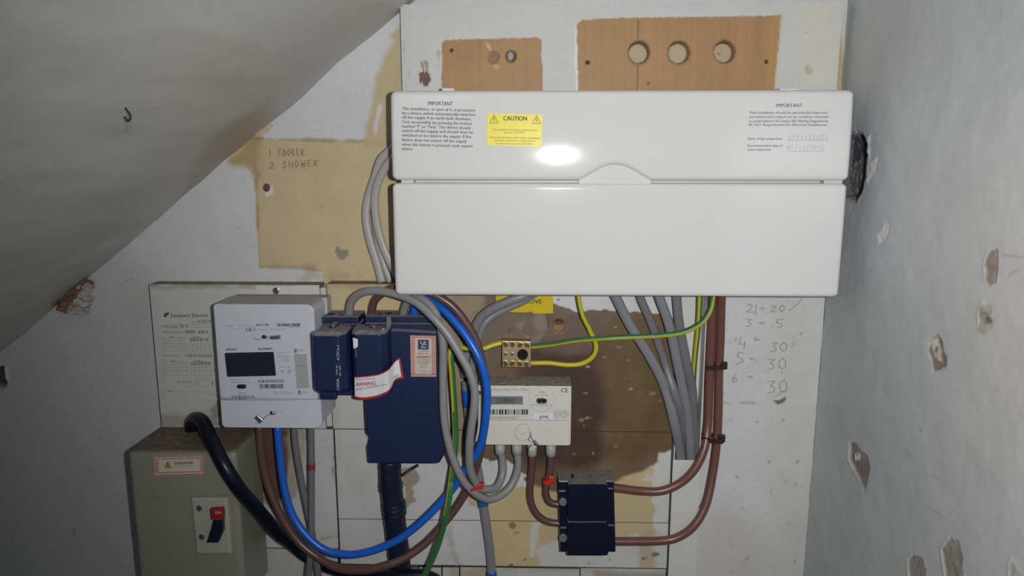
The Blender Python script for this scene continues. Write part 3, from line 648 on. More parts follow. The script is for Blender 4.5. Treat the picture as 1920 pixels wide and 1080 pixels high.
board('plank', PB, (619, 534, 1265, 806.5), PCREAM, 0.0014, lower, back, DB - 0.001, 81, top=(0.17, 0.13, 0.09), side=(0.12, 0.10, 0.08))
board('plank', PB, (631.5, 808, 1256.5, 976), PCREAM, 0.0014, lower, back, DB - 0.001, 81, side=(0.16, 0.12, 0.08))
board('plank', PB, (637.5, 977.2, 1251.5, 1061), PCREAM, 0.0014, lower, back, DB - 0.001, 81, side=(0.16, 0.12, 0.08))

# left-hand board behind the big meter
def leftb(f):
    f.paint([(478, 800), (545, 800), (548, 860), (535, 905), (520, 960), (500, 940), (480, 880)], (0.115, 0.065, 0.05), amp=0.006, nsc=40, soft=0.004, var=0.2)
    f.paint([(536, 800), (585, 800), (575, 840), (560, 930), (528, 960), (540, 880)], (0.33, 0.28, 0.20), op=0.75, amp=0.008, nsc=50, soft=0.005, breakup=0.4)
    f.paint([(278, 530), (612, 528), (612, 540), (280, 541)], (0.26, 0.20, 0.14), op=0.55, amp=0.003, soft=0.003, breakup=0.42)
    f.paint([(480, 538), (612, 534), (612, 552), (520, 556), (485, 552)], (0.60, 0.60, 0.60), amp=0.004, soft=0.002)
    f.paint([(395, 770), (420, 740), (428, 800), (400, 800)], (0.22, 0.17, 0.12), op=0.6, amp=0.006, soft=0.003, breakup=0.45)
    f.paint([(290, 780), (430, 775), (430, 800), (290, 800)], (0.28, 0.22, 0.15), op=0.5, amp=0.006, soft=0.006, breakup=0.42)
    f.line([(601, 1010), (636, 1004)], 3, (0.3, 0.28, 0.25), op=0.5)
    f.paint([(622, 820), (634, 820), (640, 1020), (630, 1020)], (0.28, 0.25, 0.2), op=0.8, amp=0.003, nsc=100, soft=0.001, breakup=0.6, ax=2, ay=.5)
    f.spot(609, 824, 4, 3, (0.3, 0.28, 0.26), op=0.7, breakup=0.4, amp=0.001)
lb = thing('meter_board', 'white painted board carrying the paper form and the large grey meter', 'board', at(460, 1026, DB))
board('plank', PB, (292, 534, 605, 802), (0.55, 0.555, 0.55), 0.002, leftb, lb, DB - 0.001, 91, top=(0.17, 0.13, 0.09), side=(0.2, 0.19, 0.17))
board('plank', PB, (312, 803.5, 629.5, 1026), (0.56, 0.565, 0.56), 0.002, leftb, lb, DB - 0.001, 92, side=(0.2, 0.19, 0.17))
pbox('edge_lip', 606, 540, 617, 800, DB - 0.004, 0.001, M['paper'], lb, 0.001)

# the lowest row of boards
lowb = thing('low_board', 'row of scuffed white boards along the bottom edge below the cream planks', 'board', at(860, 1150, 0.02))
PL = Plane((0, -0.022, 0), (1, 0, 0), (0, 0, 1))
def lowf(f):
    f.paint([(850, 1064), (930, 1064), (900, 1130), (840, 1130)], (0.44, 0.36, 0.25), op=0.8, amp=0.01, soft=0.006)
    f.paint([(1110, 1070), (1260, 1070), (1260, 1100), (1130, 1100)], (0.33, 0.27, 0.18), op=0.7, amp=0.008, soft=0.006)
    f.paint([(940, 1062), (1100, 1062), (1100, 1072), (940, 1072)], (0.36, 0.31, 0.24), op=0.5, amp=0.003, soft=0.004, breakup=0.42)
for x0, x1, y0 in ((478, 636, 1029), (637, 786, 1064), (787, 829, 1064), (830, 862, 1064), (863, 1086, 1065), (1087, 1247, 1066)):
    board('plank', PL, (x0 + 0.7, y0, x1 - 0.7, 1170), (0.52, 0.52, 0.515), 0.0025, lowf, lowb, 0.021, 95 + x0 % 7, side=(0.14, 0.12, 0.10))

# fixings on the boards
sc = thing('wood_screw', 'silver screw head in the dusty top edge of the meter board', 'screw', at(517, 552, DB))
screw(517, 545.5, 6.5, DB, M['steel'], sc, ang=1.2, name='screw_head')
wp = disc('wall_plug', 499, 352, 6.5, 0.003, -0.004, M['mauve_plug'], None, 0.001, 12, 8); setp(wp, 'mauve plastic wall plug in the cream painted wall', 'wall plug')

# pencil notes
strokes('handwriting', hand('1 COOKER', 503, 292, 572, 12, 291) + hand('2 SHOWER', 504, 315, 598, 12, 311), 0.0032, 1.1, M['pencil_cream'], WALL)
HW = []
for s, x0, yb, x1, h in (('2', 1398, 585, 1416, 15), ('=', 1424, 584, 1436, 10), ('20', 1444, 585, 1474, 12), ('3', 1395, 611, 1413, 14), ('=', 1420, 611, 1436, 10), ('5', 1452, 614, 1474, 16),
                         ('4', 1384, 655, 1402, 22), ('=', 1413, 642, 1426, 9), ('30', 1442, 658, 1480, 17), ('5', 1377, 682, 1399, 22), ('=', 1403, 678, 1418, 10), ('30', 1436, 692, 1478, 20), ('6', 1370, 716, 1388, 18), ('=', 1400, 712, 1414, 10), ('30', 1436, 736, 1480, 24)):
    HW += hand(s, x0, yb, x1, h)
HW += [[(1479, 583), (1494, 572), (1508, 556)], [(1418, 572), (1417, 590)], [(1458, 742), (1466, 734), (1476, 734)]]
strokes('handwriting', HW, 0.0032, 1.3, M['pencil'], WALL)
# ------------------------------------------------------------------ consumer unit
DC = 0.110                                         # front of the covers
cu = thing('consumer_unit', 'long glossy white consumer unit with closed two-part cover below bare plywood', 'fuse box', (at(1165, 556, DU).x, -DU, at(1165, 556, DC).z))
xl = at(735.5, 345, DC).x; xr = at(1591, 345, DC).x
zt, zs1, zs2, zb = at(1165, 168.5, DC).z, at(1165, 338.5, DC).z, at(1165, 343.5, DC).z, at(1165, 556, DC).z
axl, axr, azt = at(1085, 338, DC).x, at(1222, 338, DC).x, at(1150, 309, DC).z
def bulge(x, z):
    """distance of the cover's face from the wall: a gentle vertical crown"""
    if z > (zs1 + zs2) / 2:
        h = (zt - zs1) / 2; t = (z - (zt + zs1) / 2 + 0.032) / h
        return DC + 0.002 * (1 - t * t)
    h = (zs2 - zb) / 2; t = (z - (zs2 + zb) / 2) / h
    return DC + 0.0008 * (1 - t * t)
def cover(name, x0, x1, ztf, zbf, dback, r, rc, parent, m, taper=0.0):
    xs = np.unique(np.concatenate([x0 + r * (1 - np.cos(np.linspace(0, math.pi / 2, 7))), np.linspace(x0 + r, x1 - r, 90), x1 - r * (1 - np.cos(np.linspace(0, math.pi / 2, 7))), np.linspace(axl - 0.01, axr + 0.01, 70)]))
    nt = 26; V = []; nx = len(xs)
    tt = np.concatenate([0.5 * (1 - np.cos(np.linspace(0, math.pi / 2, 9))) * 0.16, np.linspace(0.09, 0.91, 10), 1 - 0.5 * (1 - np.cos(np.linspace(math.pi / 2, 0, 9))) * 0.16]); tt = np.unique(tt); nt = len(tt)
    for x in xs:
        e = min(x - x0, x1 - x); k = rc - math.sqrt(max(0, rc * rc - (rc - e) ** 2)) if e < rc else 0.0
        a, b = zbf(x) + k, ztf(x) - k
        for t in tt:
            z = a + (b - a) * t
            dd = min(e, z - a, b - z) if True else 0
            q = r - math.sqrt(max(0, r * r - (r - dd) ** 2)) if dd < r else 0.0
            V.append((x, -(bulge(x, z) - q), z))
    n0 = len(V); Fc = []
    for i in range(nx - 1):
        for j in range(nt - 1):
            p = i * nt + j; Fc.append((p, p + nt, p + nt + 1, p + 1))
    loop = [i * nt for i in range(nx)] + [(nx - 1) * nt + j for j in range(1, nt)] + [i * nt + nt - 1 for i in range(nx - 2, -1, -1)] + [j for j in range(nt - 2, 0, -1)]
    L = len(loop)
    for v in loop: V.append(V[v])
    for v in loop: V.append((V[v][0], -dback, V[v][2]))
    for i in range(L): Fc.append((n0 + (i + 1) % L, n0 + L + (i + 1) % L, n0 + L + i, n0 + i))
    return place(name, raw_mesh(name, V, Fc), m, parent, smooth=True)
def arch(x):
    if x <= axl or x >= axr: return zs1
    u = (x - (axl + axr) / 2) / ((axr - axl) / 2)
    s = (0.5 + 0.5 * math.cos(math.pi * u)) ** 0.62
    return zs1 + (azt - zs1) * s
cover('upper_cover', xl, xr, lambda x: zt, arch, 0.05, 0.006, 0.008, cu, M['cu'])
cover('lower_cover', xl - 0.0005, xr - 0.0005, lambda x: zs2, lambda x: zb, 0.05, 0.0055, 0.007, cu, M['cu'])
prism_w('thumb_tab', [(axl + 0.001, zs2 - 0.004)] + [(x, arch(x) + 0.004) for x in np.linspace(axl + 0.001, axr - 0.001, 30)] + [(axr - 0.001, zs2 - 0.004)], -(DC - 0.003), -0.06, M['cu'], cu)
box('enclosure', xl + 0.006, xr - 0.006, -(DC - 0.020), -DU - 0.0005, zb + 0.005, zt - 0.005, M['cu_in'], cu, 0.004)
for p0, p1 in ((828, 852), (1462, 1500)):
    pbox('cover_clip', p0, 164.5, p1, 175, 0.085, 0.06, M['cu'], cu, 0.002)
for p0, p1 in ((752, 776), (1545, 1580)):
    pbox('hinge', p0, 337, p1, 346, DC - 0.006, 0.06, M['cu_in'], cu, 0.001)
X6 = lambda X: 740 + X / 6.4
Y6 = lambda Y: 180 + Y / 6.4
L1 = [('IMPORTANT', 802.5, 197, 848.5, 6.6, 197.7)]
for s, Yb, xe in (('This installation, or part of it, is protected', 165, 962), ('by a device which automatically switches', 218, 968), ('off the supply if an earth fault develops.', 270, 918), ('Test six-monthly by pressing the button', 325, 922), ("marked 'T' or 'Test'. The device should", 378, 910),
                  ('switch off the supply and should then be', 430, 942), ('switched on to restore the supply. If the', 484, 920), ('device does not switch off the supply', 540, 868), ('when the button is pressed, seek expert', 595, 938), ('advice.', 648, 222)):
    L1.append((s, X6(88), Y6(Yb), X6(xe), 5.0, Y6(Yb + 0.026 * (xe - 88))))
text('printed_notice', L1, DC, M['ink'], cu, surf=bulge, bold=0.012)
X4 = lambda X: 1360 + X / 4.696
Y4 = lambda Y: 170 + Y / 4.696
L2 = [('IMPORTANT', X4(450), Y4(145), X4(680), 6.2, Y4(145))]
for s, x0, x1, yb in (('This installation should be periodically inspected', 212, 897, 203), ('and tested and a report on its condition obtained', 208, 903, 240), ('as prescribed in the latest IEE Wiring Regulations', 206, 903, 277), ('BS 7671 Requirements for Electrical Installations.', 206, 895, 310),
                      ('Date of last inspection', 195, 497, 433), ('Recommended date of', 193, 500, 494), ('next inspection', 192, 395, 528)):
    L2.append((s, X4(x0), Y4(yb), X4(x1), 4.2))
text('printed_notice', L2, DC, M['ink'], cu, surf=bulge)
strokes('handwritten_dates', hand('05/11/2022', X4(545), Y4(435), X4(905), 9) + hand('05/11/2032', X4(535), Y4(522), X4(872), 9) + [[(X4(545), Y4(440)), (X4(900), Y4(440))], [(X4(540), Y4(534)), (X4(865), Y4(534))]], DC, 0.9, M['pencil_faint'], cu, bulge)
# caution sticker
st = quads_px('caution_sticker', [[(914, 212.5), (1017.5, 215), (1015.5, 275.5), (913.5, 272.5)]], DC, M['yellow'], cu, surf=lambda x, z: bulge(x, z) + 0.0001)
text('caution_text', [('CAUTION', X6(1305), Y6(293), X6(1585), 8.0, Y6(297))], DC, M['ink'], st, bold=0.025, surf=lambda x, z: bulge(x, z) + 0.0006)
text('small_print', [('This installation has wiring colours to two', X6(1175), Y6(414), X6(1710), 3.6, Y6(422)), ('versions of BS 7671.', X6(1310), Y6(450), X6(1572), 3.6, Y6(452)), ('Great care should be taken before undertaking', X6(1140), Y6(506), X6(1745), 3.6, Y6(518)),
                     ('extension, alteration or repair that all', X6(1200), Y6(543), X6(1675), 3.6, Y6(550)), ('conductors are correctly identified.', X6(1215), Y6(580), X6(1655), 3.6, Y6(586))], DC, M['ink_brown'], st, surf=lambda x, z: bulge(x, z) + 0.0006)
for c in (1192, 1702):
    warn_triangle('warning_triangle', X6(c), Y6(275 + (c > 1500) * 8), 16, 15, DC, M['ink'], st, surf=lambda x, z: bulge(x, z) + 0.0006)

# yellow notice half hidden under the consumer unit
ys = thing('yellow_sign', 'mustard yellow warning label partly hidden under the consumer unit', 'label', at(983, 588, DB))
prism('plate', [(929, 536), (1037, 536), (1037, 587.5), (1000, 588), (998, 584), (985, 586), (931, 584)], DB + 0.0012, DB, M['yellow_dull'], ys)
text('sign_text', [('REMOVE', 968, 569.5, 1016, 8.5, 569.5)], DB + 0.0012, M['ink'], ys, bold=0.02)

# ------------------------------------------------------------------ large grey smart meter
DE = 0.104
em = thing('electricity_meter', 'large pale grey electricity meter with dark display beside the paper form', 'electricity meter', at(510, 801, DB))
XE0, XE1 = at(409, 690, DE).x, at(594, 690, DE).x
ZT, ZB, ZM = at(500, 570.5, DE).z, at(515, 802, DE).z, at(510, 748, DE).z
def rr_w(x0, z0, x1, z1, rs):
    """rounded outline, radii for (bottom left, bottom right, top right, top left)"""
    out = []
    for (cx, cz, sx, sz, r, a0) in ((x0, z0, 1, 1, rs[0], 180), (x1, z0, -1, 1, rs[1], 270), (x1, z1, -1, -1, rs[2], 0), (x0, z1, 1, -1, rs[3], 90)):
        for k in range(7):
            a = math.radians(a0 + 15 * k); out.append((cx + sx * r + r * math.cos(a), cz + sz * r + r * math.sin(a)))
    return out
prism_w('front_cover', rr_w(XE0, ZM + 0.0003, XE1, ZT, (0.0006, 0.0006, 0.010, 0.003)), -DE, -DE + 0.055, M['meter'], em, 0.0018, 3)
prism_w('terminal_cover', rr_w(XE0, ZB, XE1 + 0.0035, ZM - 0.0003, (0.003, 0.010, 0.0006, 0.0006)), -DE, -DE + 0.055, M['meter'], em, 0.0018, 3)
box('meter_base', XE0 + 0.001, XE1 + 0.003, -DE + 0.052, -DB - 0.0005, ZB + 0.004, ZT - 0.001, M['meter_side'], em, 0.002)
E9 = lambda X, Y: (400 + X / 9.6, 590 + Y / 9.6)
E0 = lambda X, Y: (400 + X / 9.0, 690 + Y / 9.0)
def tl(fn, s, X0, Yb, X1, h, Yr=None):
    a, b = fn(X0, Yb), fn(X1, Yb if Yr is None else Yr); return (s, a[0], a[1], b[0], h, b[1])
prism('display', [(421, 663.5), (422.5, 662), (511, 660), (512.7, 661.2), (517, 703.5), (516, 704.7), (427, 706.7), (425.5, 705.5)], DE + 0.0012, DE - 0.002, M['screen'], em, 0.0004)
bx, by = E0(472, 315)
prism('push_button', rrect(bx - 8.7, by - 3.8, bx + 8.7, by + 3.8, 3.7), DE + 0.0015, DE - 0.001, M['screen'], em, 0.0005)
prism('port_cover', [(551.5, 664.5), (574.5, 664), (579.3, 727.5), (556.5, 728.5)], DE + 0.0008, DE - 0.001, M['strip_grey'], em, 0.0003)
strokes('port_seam', [[(554, 686.5), (576, 685.5)]], DE + 0.001, 0.8, M['ink_grey'], em)
texts('meter_print', [tl(E9, 'AM115R', 768, 208, 1000, 4.6, 203), tl(E9, 'CE', 585, 298, 690, 6.6), tl(E9, 'elster', 230, 645, 430, 5.3, 640), tl(E9, 'AS300P', 800, 638, 1055, 4.6, 634),
                     tl(E0, '15K0102322', 757, 250, 1195, 5.6, 240), tl(E0, 'CE', 310, 520, 405, 6.0, 518), tl(E0, 'M15', 432, 512, 548, 4.6, 510), tl(E0, '0120', 570, 506, 695, 4.0, 502)], DE, M['ink'], em, bold=0.02)
texts('small_print', [tl(E9, '230V 50Hz 100A', 440, 207, 710, 2.2, 204), tl(E9, '100275', 240, 215, 355, 3.0), tl(E9, '1 2 3 4 5', 215, 265, 500, 1.6, 258), tl(E9, 'PROPERTY OF SSE Metering Ltd', 810, 278, 1305, 2.1, 274), tl(E9, '15K0102322', 1350, 240, 1555, 2.4, 236),
                     tl(E9, 'Parameter 1.2', 1150, 695, 1365, 2.2, 690), tl(E9, '230V 50Hz', 1160, 765, 1365, 2.4, 760), tl(E9, '20-100A', 1225, 805, 1362, 2.4, 802), tl(E9, '-25\u00b0C to 55\u00b0C', 1170, 845, 1385, 2.4, 840),
                     tl(E0, 'Property of', 295, 207, 490, 2.8, 203), tl(E0, 'SSE Metering Ltd', 300, 250, 610, 2.8, 246), tl(E0, 'off', 270, 325, 325, 2.6), tl(E0, '1126007', 425, 435, 545, 2.6, 432), tl(E0, 'LED is 1 pulse/Wh', 1015, 415, 1275, 2.2, 410), tl(E0, 'Class 1 EN 62053-21', 1020, 445, 1355, 2.2, 440),
                     tl(E0, 'Audio', 1490, 412, 1580, 2.6), tl(E0, 'Remote', 1490, 434, 1590, 2.4), tl(E9, 'Audio', 1525, 640, 1610, 2.6), tl(E9, 'Remote', 1525, 664, 1630, 2.4)], DE, M['ink_grey'], em)
sq = lambda x0, y0, x1, y1: [[(x0, y0), (x1, y0), (x1, y1), (x0, y1), (x0, y0)]]
for L in (sq(474.5, 615, 479, 619.5) + sq(447.2, 741, 461.8, 748) + [[(524, 689), (530, 687)], [(532, 688), (536, 688)], [(542, 686), (541, 690)], [(526, 697), (533, 696)], [(529, 694), (529, 699)]] + sq(540.5, 694.5, 545, 698.5)): strokes('symbol', [L], DE + 0.0004, 0.6, M['ink'], em)
for q in (bar(552, 654, 556.5, 661.5), bar(559, 731.5, 563.5, 739.5)): quads_px('port_icon', [q], DE + 0.0004, M['ink_grey'], em)
barcode('barcode', 518.7, 606.3, 562.8, 612, DE + 0.0004, M['ink'], em, 3, 34)
barcode('barcode', 487.2, 720.2, 531, 728.2, DE + 0.0004, M['ink'], em, 5, 34)
# security seals: hole, twisted wire and crimped lead
prism('seal_slot', rrect(510, 770.5, 537.5, 776.5, 3), DE + 0.0012, DE - 0.001, M['meter'], em, 0.0006)
for k, (hx, hy, pts, q) in enumerate(((494.5, 631.8, [(493, 634), (484, 636.5), (477.5, 635), (480, 631.5), (486, 630)], [(505, 631), (524.5, 629), (525, 636), (506, 636.5)]),
                                      (509.5, 774.5, [(508, 775.5), (500, 780), (491.5, 787)], [(476, 783.5), (483, 779), (494, 788.5), (486, 795)]))):
    sl = disc('seal_hole', hx, hy, 3.6, DE + 0.0006, DE - 0.002, M['hole'], em)
    tube('seal_wire', [(x, y, DE + 0.002 + 0.002 * math.sin(i)) for i, (x, y) in enumerate(pts)], 0.0004, M['lead'], em, seg=6)
    tube('seal_wire', [(hx, hy, DE), (hx + 4, hy + 2.5, DE + 0.003), (hx + 7, hy - 2, DE + 0.003)], 0.0007, M['lead'], em, seg=6)
    prism('lead_seal', q, DE + 0.0045, DE + 0.0008, M['lead'], em, 0.0008)

# ------------------------------------------------------------------ paper form
pf = thing('paper_form', 'filled-in white paper form stuck on the board left of the grey meter', 'paper', at(352, 748, DB))
DP = DB + 0.0006
prism('sheet', [(299, 582), (360, 581), (384, 584.5), (397, 591), (404, 640), (410, 700), (414, 747), (313, 747)], DP, DB, M['paper'], pf)
P5 = lambda X, Y: (280 + X / 5.4, 560 + Y / 5.4)
text('form_heading', [tl(P5, 'Southern Electric', 217, 188, 595, 7.2, 186)], DP, M['ink'], pf, bold=0.006)
strokes('form_logo', [[(308.5, 593.5), (309, 589), (314, 587.5), (316, 586)], [(310, 594), (312, 590.5), (315.5, 589.5)]], DP + 0.0003, 2.2, M['ink'], pf)
texts('form_print', [tl(P5, 'Plot No./ Address', 127, 287, 285, 2.8), tl(P5, 'Full Removed Meter No.', 132, 342, 336, 2.8), tl(P5, 'Rate', 205, 393, 245, 2.8), tl(P5, 'Reading', 440, 393, 510, 2.8), tl(P5, 'Full New Meter No.', 148, 582, 308, 2.8), tl(P5, 'Rate', 222, 635, 262, 2.8), tl(P5, 'Reading', 458, 635, 528, 2.8),
                    tl(P5, 'Meter in     Unit', 275, 848, 430, 2.8), tl(P5, 'Signed', 185, 942, 245, 3.0), tl(P5, 'Date', 428, 242, 468, 2.8), tl(P5, 'Property Type', 472, 820, 572, 2.0), tl(P5, 'Location of', 472, 845, 545, 2.0), tl(P5, 'Meter', 472, 868, 515, 2.0), tl(P5, 'SE/0412', 605, 976, 672, 1.8)], DP, M['ink'], pf)
bl = []
for x0, y0, x1, y1, n in ((133, 398, 360, 425, 1), (405, 402, 640, 430, 6), (135, 452, 368, 475, 1), (405, 455, 645, 485, 6), (137, 500, 368, 530, 1), (400, 510, 650, 540, 6), (140, 643, 375, 668, 1), (420, 645, 655, 672, 6), (152, 692, 385, 726, 1), (422, 695, 660, 725, 6), (158, 738, 385, 772, 1), (422, 742, 662, 775, 6), (468, 800, 668, 885, 1), (350, 828, 385, 855, 1)):
    a, b = P5(x0, y0), P5(x1, y1); bl += sq(a[0], a[1], b[0], b[1])
    for k in range(1, n): x = a[0] + (b[0] - a[0]) * k / n; bl.append([(x, a[1]), (x, b[1])])
bl += [[P5(130, 265), P5(640, 262)], [P5(130, 293), P5(640, 290)], [P5(130, 348), P5(640, 345)], [P5(255, 940), P5(675, 948)], [P5(590, 800), P5(594, 885)]]
strokes('form_table', bl, DP + 0.0003, 0.45, M['ink_grey'], pf)
fh = []
for s, X0, Yb, X1, h in (('15/12/15', 478, 245, 625, 5.5), ('54 A', 315, 288, 388, 4), ('TR95K 20R7Y', 360, 350, 600, 5.0), ('1', 300, 415, 320, 3), ('003316', 410, 425, 600, 4), ('15K0102322', 360, 590, 635, 5), ('1', 318, 655, 335, 3), ('000000', 425, 668, 622, 5.0), ('Y', 618, 880, 655, 8)):
    a, b = P5(X0, Yb), P5(X1, Yb); strokes('form_handwriting', hand(s, a[0], a[1], b[0], h), DP + 0.0003, 0.8, M['ink'], pf)


# ------------------------------------------------------------------ isolator switch box
DI = 0.122
iso = thing('isolator_box', 'khaki metal isolator switch box switched on, with danger label', 'switch box', at(365, 1130, 0.03))
XI0, XI1 = at(248, 960, DI).x, at(449, 960, DI).x; ZI1, ZI0 = at(340, 846, DI).z, at(360, 1140, DI).z
box('box_body', XI0, XI1, -DI, -DB - 0.0005, ZI0, ZI1, M['isolator'], iso, 0.007, 5)
I8 = lambda X, Y: (220 + X / 3.6, 780 + Y / 3.6)
prism('switch_plate', [I8(492, 552), I8(742, 548), I8(767, 932), I8(532, 937)], DI + 0.006, DI - 0.001, M['isolator_plate'], iso, 0.003, 3)
for X, Y in ((551, 624), (567, 818)):
    x, y = I8(X, Y); screw(x, y, 5.3, DI + 0.006, M['lead'], iso, ang=0.9)
fg = prism('on_flag', [I8(622, 632), I8(708, 628), I8(713, 698), I8(630, 702)], DI + 0.014, DI + 0.004, mat('dark_red_enamel', (0.26, 0.012, 0.018), 0.4), iso, 0.001)
text('flag_text', [(lambda a, b: ('ON', a[0], a[1], b[0], 7.0, b[1]))(I8(658, 662), I8(700, 662))], DI + 0.014, M['ink_white'], fg, bold=0.012)
lv = prism('lever', [I8(645, 698), I8(706, 698), I8(709, 785), I8(678, 858), I8(600, 858), I8(628, 770), I8(640, 768)], DI + 0.0145, DI + 0.004, M['black_dark'], iso, 0.0015, 3)
disc('maker_oval', *I8(264, 582), 17.5, DI + 0.001, DI - 0.001, M['isolator'], iso, 0.0005, 28, 9.5)
DLB = [(288, 855.3), (380.5, 853.4), (381, 890.3), (289, 893)]
dl = prism('danger_label', DLB, DI + 0.0006, DI - 0.0005, M['paper2'], iso)
rb = [[(288, 855.8), (380.5, 854), (380.5, 855.5), (288, 857.3)], [(288.2, 860), (380.5, 858.2), (380.5, 859.6), (288.2, 861.4)], [(289, 886), (381, 883.4), (381, 884.8), (289, 887.5)], [(289, 890.6), (381, 888), (381, 889.6), (289, 892.2)]]
for k in range(6):
    y = 864 + k * 3.7; rb += [[(288.4, y), (297.5, y - .2), (297.5, y + 1.5), (288.4, y + 1.7)], [(374.8, y - 2.2), (380.8, y - 2.4), (380.8, y - .8), (374.8, y - .6)]]
quads_px('label_stripes', rb, DI + 0.0009, M['stripe_red'], dl)
quads_px('label_symbol', [tri(*I8(341, 329), 12, 10.5)], DI + 0.0009, M['yellow_dull'], dl)
warn_triangle('symbol_outline', *I8(341, 329), 12, 10.5, DI + 0.0011, M['ink'], dl, lw=1.1)
text('label_text', [(lambda a, b: ('DANGER', a[0], a[1], b[0], 5.4, b[1]))(I8(388, 328), I8(515, 324))], DI + 0.0007, M['ink'], dl, bold=0.025)
text('label_small_text', [(lambda a, b: ('Live terminals', a[0], a[1], b[0], 2.8, b[1]))(I8(393, 344), I8(496, 341))], DI + 0.0007, M['ink_grey'], dl)

# ------------------------------------------------------------------ black fuse cut-outs
C7 = lambda X, Y: (570 + X / 7.111, 570 + Y / 7.111)
cut = thing('fuse_cutout', 'narrow black fuse cut-out with white 100A lettering beside the grey meter', 'fuse unit', at(630, 750, DB))
DF = 0.116
# base and terminal strip
pbox('base_block', 617, 640, 672, 742, 0.060, DB + 0.0005, M['black'], cut, 0.002)
ts = pbox('terminal_strip', 603.5, 594, 672, 606.5, 0.072, DB + 0.0005, M['black'], cut, 0.0015)
pbox('terminal_shelf', 606, 607, 676, 650, 0.068, DB + 0.0005, M['black'], cut, 0.002)
# fuse carrier: extruded faceted section (x, distance from wall), from bottom to top
def facet(name, section, z0, z1, m, parent, bev=0.0012, chamf=0.006):
    pts = []; bm = bmesh.new(); n = len(section); cy = sum(s[1] for s in section) / n
    ringz = [(z0, 1.0, 0.006), (z0 + chamf, 1.0, 0.0), (z1 - chamf * 0.7, 1.0, 0.0), (z1, 1.0, 0.008)]
    R = []
    for z, _, ins in ringz:
        R.append([bm.verts.new((x, -max(0.045, d - ins * (d > 0.09)), z)) for x, d in section])
    for a in range(3):
        for i in range(n): bm.faces.new((R[a][i], R[a][(i + 1) % n], R[a + 1][(i + 1) % n], R[a + 1][i]))
    bm.faces.new(R[0][::-1]); bm.faces.new(R[3])
    bmesh.ops.bevel(bm, geom=bm.edges[:], offset=bev, segments=2, affect='EDGES', profile=0.5)
    return from_bm(name, bm, m, parent)
xa = lambda px, py, d: at(px, py, d).x
sec = [(xa(604, 690, .06), 0.05), (xa(604, 690, .105), 0.1055), (xa(584, 690, .106), 0.1055), (xa(584, 690, .108), 0.108), (xa(592, 690, DF), DF), (xa(637, 690, DF), DF), (xa(652, 690, .106), 0.106), (xa(659, 690, .096), 0.096), (xa(659, 690, .06), 0.05)]
facet('fuse_carrier', sec, at(620, 741, DF).z, at(620, 624, DF).z, M['black'], cut)
pbox('carrier_foot', 600, 735, 631, 750, 0.112, 0.1055, M['black'], cut, 0.002)
disc('sealing_lug', 622, 615, 6, 0.092, 0.066, M['black'], cut, 0.002, 14)
pbox('sealing_lug', 606, 618, 630, 630, 0.100, 0.07, M['black'], cut, 0.002)
def hole_top(px, py, d, r, parent, name='terminal_hole'):
    c = at(px, py, d); bm = bmesh.new()
    bmesh.ops.create_cone(bm, cap_ends=True, segments=16, radius1=r, radius2=r, depth=0.0006, matrix=Matrix.Translation((c.x, c.y, TOPZ + 0.0003)))
    return from_bm(name, bm, M['hole'], parent)
TOPZ = at(638, 594, 0.072).z
for px, dd, r in ((621, 0.056, 0.0052), (641, 0.062, 0.0022), (637, 0.05, 0.0018)): hole_top(px, 590, dd, r, cut)
# vertical white lettering
def vtext(name, s, x, y_bottom, y_top, h, d, m, parent, bold=0.0):
    vs, fs = glyphs(s, bold, 0.0); mn = min(v.x for v in vs); w = max(v.x for v in vs) - mn
    A, B = at(x, y_bottom, d + 0.0004), at(x, y_top, d + 0.0004); X = Vector((0, 0, (B - A).z)); Up = Vector((-1, 0, 0)) * (h * mmpx(d) / CAP)
    V = [A + X * ((v.x - mn) / w) + Up * v.y for v in vs]
    return place(name, raw_mesh(name, V, fs), m, parent)
vtext('lettering', '415V.a.c.', 636.5, 676, 646, 5.2, DF, M['ink_white'], cut, 0.01)
vtext('lettering', '100A.', 636.5, 731, 708, 5.2, DF, M['ink_white'], cut, 0.01)
vtext('lettering', 'TYPE IIb', 633.5, 704, 685, 3.2, DF, M['ink_white'], cut)
vtext('lettering', 'BS 1361', 639.5, 704, 685, 3.2, DF, M['ink_white'], cut)

sv_ = thing('service_cutout', 'wide black service cut-out with striped warning label above the thick black cable', 'fuse unit', at(755, 869, DB))
DV = 0.080
prism('body', [(680, 640), (684, 740), (687, 812), (690, 816), (699, 818.5), (689, 838), (691, 866), (694, 869), (818, 870), (824, 868), (835, 850), (828, 806), (823, 690), (819, 622), (735, 618), (700, 630)], DV, DB + 0.0005, M['black'], sv_, 0.0025, 3)
pbox('top_shelf', 684, 606, 818, 640, 0.072, DB + 0.0005, M['black'], sv_, 0.002)
pbox('terminal_strip', 684, 592.5, 812, 605, 0.068, DB + 0.0005, M['black'], sv_, 0.0018)
TOPZ = at(745, 592.5, 0.068).z
for px, dd, r in ((729, 0.052, 0.0050), (712, 0.06, 0.002), (713, 0.048, 0.0018), (763, 0.055, 0.003), (796, 0.06, 0.0022)): hole_top(px, 588, dd, r, sv_)
sec = [(xa(662, 690, .09), 0.06), (xa(662, 690, .096), 0.098), (xa(667, 690, .105), 0.104), (xa(714, 690, .105), 0.104), (xa(727, 690, .098), 0.096), (xa(735, 690, .085), 0.084), (xa(735, 690, .06), 0.06)]
facet('fuse_carrier', sec, at(700, 743, .105).z, at(700, 622, .105).z, M['black'], sv_)
disc('sealing_lug', 698, 618, 7, 0.086, 0.066, M['black'], sv_, 0.002, 14)
prism('seal_flag', [(725, 594), (733, 594), (733, 608), (731, 615), (724, 613)], 0.082, 0.0812, M['lead'], sv_)
tube('seal_wire', [(703, 622, .10), (712, 620, .102), (722, 615, .10), (727, 610, .09)], 0.0006, M['steel'], sv_, seg=6)
